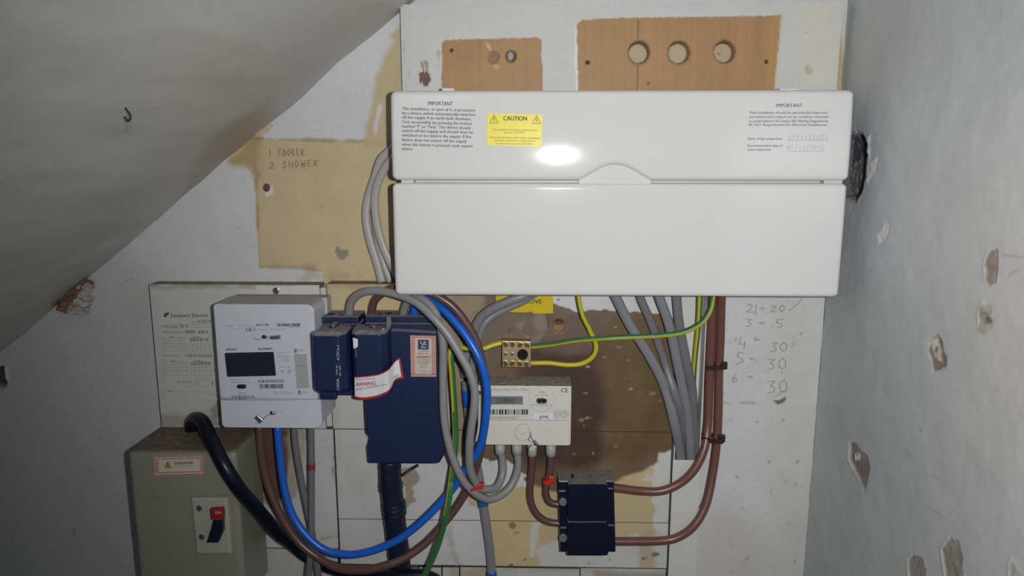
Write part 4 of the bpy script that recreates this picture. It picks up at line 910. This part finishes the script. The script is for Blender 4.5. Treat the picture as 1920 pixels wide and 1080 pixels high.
quads_px('label_remnant', [[(661.5, 633), (671, 636), (671, 650), (668, 652), (663, 654)]], 0.1046, M['tape_white'], sv_)
vtext('lettering', '100A', 669.5, 671, 653, 4, 0.1042, M['ink_grey'], sv_)
# striped maker's label
DY = DV + 0.0006
yl = prism('warning_label', [(769, 628.7), (817, 629.7), (818, 706.5), (770.5, 706)], DY, DV - 0.0005, M['paper2'], sv_)
Y7 = lambda X, Y: (650 + X / 7.715, 620 + Y / 7.715)
rb = []
for k in range(22):
    y = 634.2 + k * 3.12
    rb += [[(769.3 + k * .05, y), (778, y + .1), (778.2, y + 1.6), (769.3 + k * .05, y + 1.5)], [(809, y + .3), (816.9 + k * .03, y + .4), (816.9 + k * .03, y + 1.9), (809, y + 1.8)]]
for y in (629.2, 631.8, 700.6, 703.4): rb.append([(769.6 + (y > 650) * 1, y), (816.6 + (y > 650), y + .8), (816.6 + (y > 650), y + 2.1), (769.6 + (y > 650) * 1, y + 1.3)])
quads_px('label_stripes', rb, DY + 0.0003, M['stripe_red'], yl)
lg = quads_px('label_logo', [[Y7(1030, 130), Y7(1185, 132), Y7(1188, 275), Y7(1032, 272)]], DY + 0.0003, M['navy'], yl)
strokes('logo_letters', [[Y7(1062, 155), Y7(1090, 195)], [Y7(1135, 155), Y7(1080, 250)], [Y7(1140, 160), Y7(1120, 195)], [Y7(1112, 200), Y7(1150, 200)], [Y7(1100, 245), Y7(1148, 245)], [Y7(1112, 165), Y7(1148, 162)]], DY + 0.0006, 1.5, M['ink_white'], lg)
text('label_heading', [tl(Y7, 'WARNING', 1010, 398, 1215, 4.6)], DY, M['ink_red'], yl, bold=0.03)
text('label_text', [tl(Y7, 'Yorkshire', 1040, 306, 1180, 3.0), tl(Y7, 'Electricity', 1030, 340, 1188, 3.2)], DY, M['ink'], yl, shear=0.3)
text('label_text', [tl(Y7, 'IT IS DANGEROUS', 1015, 430, 1212, 2.6), tl(Y7, 'AND AN OFFENCE', 1015, 458, 1210, 2.6), tl(Y7, 'TO INTERFERE', 1035, 486, 1190, 2.6), tl(Y7, 'WITH THIS', 1060, 512, 1165, 2.6), tl(Y7, 'APPARATUS', 1045, 540, 1182, 2.6), tl(Y7, 'Yorkshire Electricity Group plc', 1010, 586, 1212, 1.8), tl(Y7, 'YE 460', 1080, 612, 1140, 1.8)], DY, M['ink'], yl)
# peeling red-bordered tape across the fuse carrier
ctop = [(664.8, 706, .1055), (675, 705.5, .107), (692, 704, .107), (710, 701, .107), (725, 694.5, .108), (732, 688, .103), (740, 677.5, .096), (750, 670, .094)]
cbot = [(665.5, 746.5, .1055), (678, 749.5, .107), (695, 748, .107), (710, 744.5, .107), (726, 737.5, .108), (733, 731, .103), (741, 714, .096), (757.5, 709.5, .094)]
T = [at(*p) for p in ctop]; Bm = [at(*p) for p in cbot]
T, Bm = catmull(T, 3), catmull(Bm, 3); V, Fc, mi = [], [], []; rows = (0, .055, .5, .9, 1.0); n = len(T)
for a, b in zip(T, Bm): V += [a + (b - a) * t for t in rows]
for i in range(n - 1):
    for j in range(4):
        p = i * 5 + j; Fc.append((p, p + 1, p + 6, p + 5)); mi.append(1 if j in (0, 3) or i >= n - 2 else 0)
me = raw_mesh('warning_tape', V, Fc); me.polygons.foreach_set('material_index', mi)
wt = place('warning_tape', me, [M['tape_white'], M['ink_red']], sv_)
md = wt.modifiers.new('thickness', 'SOLIDIFY'); md.thickness = 0.0003
text('tape_text', [tl(Y7, 'Western Distribution', 132, 722, 420, 3.6, 700)], 0.1077, M['ink_grey'], wt)
text('tape_heading', [tl(Y7, 'ARNING', 135, 806, 428, 7.4, 782)], 0.1077, M['ink_red'], wt, bold=0.015)
text('tape_text', [tl(Y7, 'NGER TO INTERFERE WITH', 132, 866, 580, 3.4, 790)], 0.1077, M['ink'], wt)
text('tape_text', [tl(Y7, '4/20 SE', 690, 690, 760, 4.2, 655)], 0.0975, M['ink'], wt)

# ------------------------------------------------------------------ small watt-hour meter
DW = 0.073
wm = thing('watt_hour_meter', 'small cream-grey watt hour meter with grey tails below the brass block', 'electricity meter', at(980, 833, DB))
XW0, XW1 = at(895.5, 780, DW).x, at(1070.8, 780, DW).x; ZW1, ZW0, ZWM = at(980, 723.5, DW).z, at(980, 833.5, DW).z, at(980, 787.3, DW).z
box('meter_body', XW0, XW1, -DW, -DB - 0.0005, ZW0 + 0.0002, ZW1, M['meter2'], wm, 0.0012)
W6 = lambda X, Y: (880 + X / 6.75, 700 + Y / 6.75)
DX = DW + 0.0022
box('terminal_cover', XW0 + 0.0002, at(1068, 810, DX).x, -DX, -DW + 0.002, ZW0, ZWM, M['meter2'], wm, 0.0008)
prism('display_frame', [W6(240, 287), W6(684, 287), W6(684, 398), W6(240, 398)], DW + 0.0006, DW - 0.001, M['strip_grey'], wm)
lc = prism('display', [W6(250, 296), W6(672, 296), W6(672, 390), W6(250, 390)], DW + 0.0009, DW - 0.001, M['lcd'], wm)
text('display_digits', [tl(W6, '23860', 345, 372, 572, 9.5)], DW + 0.0009, M['ink'], lc, shear=0.1)
text('meter_title', [tl(W6, 'Single Phase Watt Hour Meter', 190, 222, 765, 4.8, 218)], DW, M['ink_grey'], wm, shear=0.25)
text('meter_print', [tl(W6, 'CE', 1160, 240, 1250, 8.4)], DW, M['ink'], wm, bold=0.005)
texts('meter_print', [tl(W6, 'ID04K66801', 255, 577, 620, 5.0, 574), tl(W6, '1000', 880, 250, 960, 3.2), tl(W6, 'Imp / kWh', 830, 290, 1000, 3.6), tl(W6, 'AMPY AUTOMATION - UK', 778, 412, 1052, 3.2), tl(W6, 'Type 5196A', 1075, 488, 1235, 3.2), tl(W6, '20-100A 50Hz', 1075, 514, 1272, 3.2), tl(W6, 'BH 2W 230V', 1075, 540, 1268, 3.2), tl(W6, 'U.K. 2004', 1075, 566, 1235, 3.2)], DW, M['ink_grey'], wm)
barcode('barcode', W6(200, 0)[0], W6(0, 457)[1], W6(742, 0)[0], W6(0, 522)[1], DW + 0.0004, M['ink'], wm, 9, 34)
jl = prism('code_label', rrect(*W6(810, 513), *W6(1060, 586), 2), DW + 0.0006, DW - 0.0005, M['tape_white'], wm)
text('code_text', [tl(W6, 'J04L', 882, 571, 1015, 6.2)], DW + 0.0006, M['ink'], jl, bold=0.004)
strokes('printed_circle', [circ(*W6(915, 325), 24, 40) + [circ(*W6(915, 325), 24, 40)[0]]], DW + 0.0004, 0.5, M['strip_grey'], wm)
lw = prism('led_window', rrect(*W6(848, 310), *W6(985, 386), 4.6), DW + 0.0016, DW - 0.001, M['steel'], wm, 0.0006)
for X in (888, 945): disc('led', *W6(X, 347), 4.2, DW + 0.0022, DW + 0.0014, M['screen'], lw, 0.0003, 14)
ring('sealing_cap_rim', *W6(683, 757), 16.0, 18.6, DX + 0.0016, DX - 0.0005, M['meter2'], wm)
cap = disc('sealing_cap', *W6(683, 757), 14.6, DX + 0.0022, DX - 0.0005, M['meter2'], wm, 0.0008, 28)
strokes('cap_print', [[W6(645, 770), W6(660, 764), W6(675, 770), W6(690, 764), W6(712, 768)]], DX + 0.0025, 0.6, M['ink_grey'], cap)
tube('seal_wire', [(*W6(745, 675), DX + .001), (*W6(765, 740), DX + .004), (*W6(790, 820), DX + .004), (*W6(815, 865), DX + .003)], 0.0005, M['lead'], wm, seg=6)
tube('seal_wire', [(*W6(768, 790), DX + .003), (*W6(752, 848), DX + .003), (*W6(775, 860), DX + .004), (*W6(812, 870), DX + .003)], 0.0005, M['lead'], wm, seg=6)
prism('lead_seal', [W6(815, 868), W6(836, 856), W6(878, 905), W6(858, 925), W6(815, 915)], DX + 0.006, DX + 0.001, M['lead'], wm, 0.001)
prism('seal_tag', [W6(800, 905), W6(860, 925), W6(805, 990), W6(750, 985), W6(755, 950)], DX + 0.005, DX + 0.003, mat('clear_grey_plastic', (0.5, 0.5, 0.5), 0.3), wm, 0.0008)
screw(*W6(130, 240), 4.5, DW, M['steel'], wm, ang=0.8)
def gland(px, y0, y1, d, r, m, parent):
    a, b = at(px, y0, d), at(px, y1, d)
    tube_w('cable_gland', [(a.x, -d, a.z), (a.x, -d, a.z * .45 + b.z * .55), (a.x, -d, b.z)], r, m, parent, seg=16, sub=1)
for px, r, y1 in ((937.5, 0.0072, 850), (969.5, 0.0072, 850), (998, 0.0068, 853.5), (1033, 0.0072, 853.5)): gland(px, 831, y1, 0.05, r, M['cab_grey_pale'], wm)

# ------------------------------------------------------------------ brass earth terminal block
DT = 0.044
bt = thing('earth_terminal_block', 'small brass terminal block with green-yellow wires above the cream meter', 'terminal block', at(968, 691, DB))
B7 = lambda X, Y: (900 + X / 7.105, 548 + Y / 7.105)
prism('block', [B7(288, 645), B7(683, 655), B7(680, 1005), B7(290, 1000)], DT, DB + 0.0005, M['brass'], bt, 0.001)
for k, (X, Y) in enumerate(((340, 697), (432, 698), (535, 705), (625, 707), (340, 952), (430, 952), (528, 955), (620, 962))):
    screw(*B7(X, Y), 5.2, DT, M['brass_screw'], bt, ang=0.7 + k, name='brass_screw')
for X in (340, 430): screw(*B7(X, 826), 3.6, DT, M['steel'], bt, ang=0.5, name='steel_screw')
disc('fixing_hole', *B7(568, 830), 10.2, DT + 0.0006, DT - 0.001, M['hole'], bt, 0, 24)

# ------------------------------------------------------------------ black connector block
DK = 0.072
kb = thing('connector_block', 'black two-way cable connector block with dusty top and brown tails', 'connector block', at(1100, 1042, DB))
K5 = lambda X, Y: (1030 + X / 5.687, 870 + Y / 5.687)
prism('base', [K5(95, 180), K5(690, 180), K5(708, 940), K5(116, 940)], DK - 0.008, DB + 0.0005, M['black_dark'], kb, 0.0015)
prism('cover', rrect(*K5(200, 215), *K5(618, 612), 2), DK + 0.004, DK - 0.012, M['black_dark'], kb, 0.0018, 3)
prism('cover', [K5(195, 615), K5(612, 615), K5(630, 940), K5(628, 968), K5(615, 980), K5(205, 980), K5(192, 965)], DK + 0.004, DK - 0.012, M['black_dark'], kb, 0.0018, 3)
for X, Y in ((145, 410), (148, 795)): disc('cable_entry', *K5(X, Y), 7.5, DK - 0.005, DK - 0.01, M['cab_grey_tail'], kb, 0.001, 16)
for X0, Y0, X1, Y1 in ((100, 288, 180, 328), (118, 680, 185, 722), (520, 298, 620, 314), (620, 262, 682, 300), (520, 692, 620, 708), (624, 655, 690, 692)):
    pbox('retaining_clip', *K5(X0, Y0), *K5(X1, Y1), DK - 0.005, DK - 0.012, M['black_dark'], kb, 0.0008)
prism('top_slot', circ(*K5(250, 132), 2.5, 12, 4), DK - 0.0075, DK - 0.009, M['hole'], kb)

# ------------------------------------------------------------------ trunking
tk = thing('cable_trunking', 'white plastic trunking with its upper cover off beside the brown tails', 'trunking', at(1285, 1110, 0.0))
DQ = 0.032
tx0, tx1 = at(1263, 860, DQ).x, at(1313, 860, DQ).x; tz0, tzl, tz1 = at(1285, 1130, DQ).z, at(1285, 862, DQ).z, at(1285, 535, DQ).z
box('channel_back', tx0, tx1, -0.0075, -0.005, tz0, tz1, M['trunk'], tk, 0.0004)
box('channel_side', tx0, tx0 + 0.0016, -DQ, -0.005, tz0, tz1, M['trunk'], tk, 0.0004)
box('channel_side', tx1 - 0.0016, tx1, -DQ, -0.005, tz0, tz1, M['trunk'], tk, 0.0004)
box('trunking_lid', tx0 - 0.0012, tx1 + 0.0012, -DQ - 0.0022, -DQ + 0.0002, tz0, tzl, M['trunk'], tk, 0.0008)
# ------------------------------------------------------------------ cables
GY = [M['cab_yellow'], M['cab_green']]
g = 'grey tails'
cable('meter_tail', 'grey tail arching from narrow fuse cut-out, over blue cable, to cream meter', [(655, 596, .056), (655, 586, .058), (660, 564, .066), (680, 548.5, .075), (710, 545.5, .082), (747, 553, .09), (780, 567, .098), (807, 590, .107), (837, 623, .112), (860, 660, .115), (880, 697, .117), (890, 733, .118), (888, 773, .118), (882, 813, .115), (880, 853, .108), (883, 885, .10), (898, 912, .088), (915, 917.5, .078), (931, 913, .066), (940.5, 895, .055), (943, 873, .05), (939, 845, .05)], 0.0056, M['cab_grey'], g, 'cable')
cable('meter_tail', 'grey tail hanging in a deep loop against the wide black cut-out', [(757, 597, .055), (757, 585, .058), (765, 566, .068), (785, 558, .078), (806, 572, .086), (822, 600, .092), (831, 645, .094), (831, 720, .094), (833, 785, .095), (843, 838, .098), (857, 878, .098), (875, 909, .094), (899, 930, .086), (921, 936, .074), (946, 924, .062), (963, 903, .054), (971.5, 875, .05), (970, 845, .05)], 0.0056, M['cab_grey'], g, 'cable')
cable('live_tail', 'brown tail rising from wide cut-out into consumer unit behind grey tail', [(697, 600, .05), (697, 588, .052), (703, 564, .058), (722, 547, .063), (745, 538, .066), (775, 537, .068), (800, 545, .07)], 0.0052, M['cab_brown_dark'], 'brown tails', 'cable')
cable('live_tail', 'long brown tail looping beside the blue cable down to the grey meter', [(800, 545, .083), (817, 553, .085), (847, 573, .086), (873, 604, .086), (893, 640, .086), (906, 690, .087), (910, 740, .085), (909, 790, .086), (900, 850, .08), (888, 890, .072), (872, 926, .068), (843, 969, .072), (801, 1016, .082), (759, 1046, .092), (718, 1062, .098), (676, 1069, .096), (634, 1065, .09), (601, 1048, .083), (565, 1021, .08), (537, 984, .077), (515, 942, .074), (499, 897, .07), (490, 849, .068), (486, 798, .066)], 0.0056, M['cab_brown_dark'], 'brown tails', 'cable')
cable('neutral_tail', 'bright blue cable sweeping from cut-outs down to the grey meter', [(777, 598, .055), (777, 583, .057), (779, 568, .058), (787, 557, .06), (800, 558, .066), (815, 567.5, .074), (843, 592, .088), (875, 631, .098), (899, 673, .104), (912, 720, .104), (912, 773, .102), (901, 835, .092), (874, 880, .083), (843, 924, .083), (801, 969, .087), (759, 1004, .087), (718, 1026, .088), (676, 1038, .089), (640, 1039, .089), (607, 1030, .088), (577, 1006, .086), (551, 971, .082), (535, 924, .077), (526, 863, .072), (520, 798, .068)], 0.0054, M['cab_blue'], None, 'cable')
cable('meter_tail', 'grey tail slanting down from the grey meter left of red-banded tail', [(551, 795, .05), (554, 836, .05), (562, 886, .049), (574, 947, .052), (583, 988, .056), (590, 1030, .059), (597, 1080, .06), (600, 1110, .06)], 0.0049, M['cab_grey_tail'], g, 'cable')
rt = thing('banded_tail', 'straight grey tail with a dull red band below the grey meter', 'cable', at(580, 1110, 0.06))
tube('sheath', [(583, 795, .062), (584, 863, .062), (584, 947, .066), (584, 988, .069), (583, 1030, .07), (578, 1080, .07), (576, 1110, .07)], 0.0049, M['cab_grey_tail'], rt)
tube('red_band', [(584, 869, .062), (584, 875, .062), (584, 881, .062)], 0.0055, M['dark_red'], rt)
cable('supply_cable', 'thick glossy black cable curving from khaki switch box to the bottom edge', [(360, 804, .046), (361, 792, .052), (369, 784.5, .068), (381, 793, .088), (396, 826, .115), (420, 872, .134), (448, 916, .13), (480, 953, .105), (520, 998, .07), (548, 1020, .048), (575, 1042, .042), (610, 1060, .044), (660, 1075, .06), (720, 1081, .075), (780, 1079, .078), (810, 1085, .078), (830, 1100, .078)], 0.0096, M['black_soft'], None, 'cable', seg=16)
ic = thing('incoming_cable', 'lumpy tape-wrapped thick black cable below the wide cut-out', 'cable', at(755, 1120, 0.05))
tube('sheath', [(731, 862, .052), (732, 900, .052), (736, 935, .05), (740, 975, .049), (745, 1015, .048), (750, 1060, .048), (754, 1115, .048)], 0.0160, M['bitumen'], ic, seg=18, lump=0.03, sub=8)
for y, r, x in ((912, .0170, 732.5), (948, .0174, 738), (958, .0172, 739)): tube('tape_wrap', [(x, y - 6, .05), (x + .5, y, .05), (x + 1, y + 6, .05)], r, M['bitumen'], ic, seg=18, lump=0.04)
tube('lead_strand', [(754, 892, .05), (765, 884, .045), (777, 876, .042), (784, 872, .042)], 0.002, M['bitumen'], ic, seg=8)

r_e = 0.0035
cable('earth_wire', 'green-yellow wire dropping from left side of brass block past grey tails', [(944, 642.5, .036), (925, 647, .038), (903, 655, .042), (876, 655, .05), (854, 650, .06), (845, 662, .066), (848, 707, .068), (852, 770, .07), (854, 816, .071), (851, 863, .078), (847, 898, .096), (845, 913, .103), (838, 958, .106), (829, 997, .1), (815, 1038, .094), (797, 1077, .09), (785, 1100, .09)], 0.0043, GY, 'earth wires', 'wire', stripe=(0.82, 1.18, 0.26))
cable('earth_wire', 'green-yellow wire running right from brass block across the grey cables', [(993, 650, .037), (1030, 646, .04), (1080, 638, .048), (1145, 633.5, .056), (1230, 629.5, .06), (1280, 623, .062), (1313, 607, .062), (1330, 585, .06), (1336, 560, .058), (1337, 540, .058)], r_e, GY, 'earth wires', 'wire', stripe=(0.76, 1.20, 0.0))
cable('earth_wire', 'green-yellow wire dropping from consumer unit and hooking back into brass block', [(1083, 540, .05), (1085, 562, .05), (1092, 592, .048), (1107, 622, .045), (1117, 645, .044), (1115, 663, .043), (1103, 676, .042), (1085, 683, .041), (1060, 684, .04), (1028, 680.5, .038), (993, 681, .037)], r_e, GY, 'earth wires', 'wire', stripe=(0.42, 0.72, 0.36))
cable('earth_wire', 'green-yellow wire dropping straight into the open trunking', [(1313, 540, .05), (1312, 575, .046), (1309, 620, .038), (1304, 665, .028), (1301, 705, .02), (1300, 740, .016)], r_e, GY, 'earth wires', 'wire', stripe=(0.74, 1.12, 0.0))

tg = 'grey twin cables running into the trunking'
for lab, pts, r, mm in (('leftmost grey twin cable slanting from consumer unit into open trunking', [(1147, 540, .052), (1157, 562, .05), (1182, 611, .047), (1216, 665, .044), (1246, 725, .041), (1266, 800, .042), (1275, 850, .026), (1278, 900, .019)], .0068, 'cab_grey_dark'),
                    ('second grey twin cable from left slanting into open trunking', [(1196, 540, .046), (1203, 565, .044), (1222, 608, .040), (1247, 680, .035), (1266, 740, .045), (1280, 792, .034), (1288, 858, .013), (1288, 900, .013)], .0058, 'cab_grey_tail'),
                    ('third grey twin cable from left dropping into open trunking', [(1232, 540, .058), (1238, 562, .056), (1256, 615, .052), (1276, 710, .044), (1289, 780, .035), (1296, 858, .025), (1296, 900, .023)], .0066, 'cab_grey_dark'),
                    ('rightmost grey twin cable dropping steeply into open trunking', [(1268, 540, .040), (1269, 565, .039), (1274, 612, .036), (1289, 690, .028), (1299, 745, .020), (1301, 858, .013), (1301, 900, .013)], .0066, 'cab_grey_tail')):
    cable('twin_cable', lab, pts, r, M[mm], tg, 'cable', flat=0.5)

lg2 = 'pale grey cables left of the consumer unit'
cable('twin_cable', 'outer pale grey cable bowing left of the consumer unit', [(752, 268, .03), (735, 280, .028), (714, 300, .022), (702, 335, .016), (690, 372, .012), (686, 408, .011), (693, 450, .011), (706, 492, .011), (716, 529, .012)], .0058, M['cab_grey_pale'], lg2, 'cable', flat=0.5)
cable('twin_cable', 'middle pale grey cable crossing over outer one left of consumer unit', [(756, 284, .04), (735, 299, .036), (718, 322, .03), (705, 355, .024), (703, 392, .02), (709, 432, .018), (721, 470, .018), (737, 503, .02), (752, 528, .022)], .0056, M['cab_grey_pale'], lg2, 'cable', flat=0.5)
cable('twin_cable', 'short pale grey cable showing below between outer cable and consumer unit', [(702, 410, .006), (705, 440, .006), (714, 480, .006), (724, 510, .007), (733, 530, .008)], .0045, M['cab_grey_pale'], lg2, 'cable', flat=0.5)

sg = 'grey sheathed cables crossing the yellow sign'
cable('sheathed_cable', 'upper grey cable curving left over yellow sign then down behind tails', [(1000, 546, .05), (978, 557, .052), (955, 565, .052), (925, 578, .05), (903, 594, .046), (890, 616, .042), (881, 642, .04), (873, 668, .04), (870, 688, .041), (873, 708, .043)], .0065, M['cab_grey_dark'], sg, 'cable', flat=0.62)
cable('sheathed_cable', 'lower grey cable curving left over yellow sign beside brown tail', [(1010, 546, .036), (983, 564, .037), (955, 577, .037), (925, 592, .037), (906, 610, .039), (897, 635, .037), (890, 660, .036), (886, 690, .036), (885, 730, .036), (886, 790, .034), (888, 830, .034)], .0050, M['cab_grey_dark'], sg, 'cable', flat=0.62)
bc = thing('sleeved_cable', 'grey cable with blue sleeves running down behind looped tails to bottom edge', 'cable', at(922, 1110, 0.04))
tube('sheath', [(874, 715, .046), (876, 745, .046), (880, 790, .044), (886, 835, .042), (895, 878, .042), (905, 940, .04), (914, 1000, .04), (920, 1050, .04), (923, 1110, .04)], .0066, M['cab_grey_dark'], bc, flat=0.6)
tube('blue_sleeve', [(875.2, 731, .0465), (876.5, 745, .0465), (878, 762, .046)], .0074, M['blue_tape'], bc, flat=0.65)
tube('blue_sleeve', [(903, 930, .041), (904.5, 938, .041), (906, 948, .041)], .0078, M['blue_tape'], bc, flat=0.66)
tube('blue_sleeve', [(921.3, 1073, .041), (922.5, 1090, .041), (923, 1105, .041)], .0078, M['blue_tape'], bc, flat=0.66)
wj = cable('sheathed_cable', 'thin white cable edge beside the screw on the cream meter', [(897, 742, .077), (899, 765, .0775), (898, 800, .0775), (893, 828, .077)], .0018, M['paper'], None, 'cable')

bg_ = 'brown tails between meter and connector block'
cable('brown_tail', 'outer brown tail bending from cream meter into lower connector block entry', [(998, 846, .05), (997.5, 870, .05), (995.5, 900, .05), (994, 930, .05), (1000, 953, .05), (1013, 970, .05), (1031, 979, .05), (1052, 981.5, .05), (1060, 981.5, .05)], 0.0050, M['cab_brown_dark'], bg_, 'cable')
cable('brown_tail', 'inner brown tail with red tie bending into upper connector block entry', [(1033, 846, .05), (1032.5, 868, .05), (1030, 890, .05), (1024.5, 912, .05), (1024.5, 930, .05), (1033, 942.5, .05), (1052, 946, .05), (1060, 946, .05)], 0.0050, M['cab_brown_dark'], bg_, 'cable')
rg = 'brown tails rising to the consumer unit'
cable('brown_tail', 'left brown tail rising from upper connector outlet to consumer unit', [(1145, 914, .045), (1165, 916, .044), (1200, 920.5, .042), (1240, 920.5, .043), (1275, 906, .043), (1302, 880, .042), (1320, 843, .036), (1327, 800, .026), (1329, 750, .022), (1330, 700, .022), (1332, 640, .028), (1334, 580, .036), (1336, 540, .045)], 0.0062, M['cab_brown'], rg, 'cable')
cable('brown_tail', 'right brown tail rising from lower connector outlet to consumer unit', [(1145, 1015, .045), (1180, 1015, .044), (1240, 1014, .043), (1272, 1007, .043), (1302, 985, .042), (1324, 945, .034), (1336, 890, .024), (1344, 830, .020), (1347, 770, .018), (1348, 700, .018), (1350.5, 640, .024), (1352, 580, .034), (1353, 540, .045)], 0.0062, M['cab_brown'], rg, 'cable')

def cable_tie(label, px, py, d, w, dep, m, head, hm=0.0035, tilt=0.0, group=None, hs=5):
    c = at(px, py, d); t = thing('cable_tie', label, 'cable tie', c, group)
    P = []
    for k in range(25):
        a = 2 * math.pi * k / 24; ca, sa = math.cos(a), math.sin(a)
        x = math.copysign(abs(ca) ** 0.6, ca) * w; y = math.copysign(abs(sa) ** 0.6, sa) * dep
        P.append(c + Vector((x, y, tilt * x)))
    # band: flat strap, taller than thick
    V, Fc = [], []
    for i, p in enumerate(P[:-1]):
        n = Vector((p.x - c.x, p.y - c.y, 0)).normalized()
        V += [p + Vector((0, 0, -hm)), p + n * 0.0014 + Vector((0, 0, -hm)), p + n * 0.0014 + Vector((0, 0, hm)), p + Vector((0, 0, hm))]
    n_ = len(P) - 1
    for i in range(n_):
        for j in range(4):
            Fc.append((i * 4 + j, ((i + 1) % n_) * 4 + j, ((i + 1) % n_) * 4 + (j + 1) % 4, i * 4 + (j + 1) % 4))
    place('strap', raw_mesh('strap', V, Fc), m, t, smooth=False)
    h = at(head[0], head[1], d + dep * .6)
    box('tie_head', h.x - hs * .0008, h.x + hs * .0008, h.y - 0.003, h.y + 0.003, h.z - hs * .0009, h.z + hs * .0009, m, t, 0.001)
    return t
cable_tie('upper dark cable tie around the pair of brown tails', 1338, 686.5, .02, 0.0145, 0.0085, M['tie'], (1357, 685), 0.0033, 0.04, 'cable ties on the brown tails', 6)
cable_tie('lower dark cable tie around the pair of brown tails', 1335, 821.5, .026, 0.0150, 0.0105, M['tie'], (1353, 821.5), 0.0033, -0.12, 'cable ties on the brown tails', 6)
cable_tie('bright red tie around the inner brown tail above connector block', 1027, 901, .05, 0.0062, 0.0062, M['red_tie'], (1034, 898), 0.0032, 0.06, None, 5)
cable_tie('small red tie on the looped grey tails left of cream meter tails', 893, 912, .091, 0.0075, 0.0075, M['red_tie'], (901, 911), 0.002, 0.35, None, 4.5)
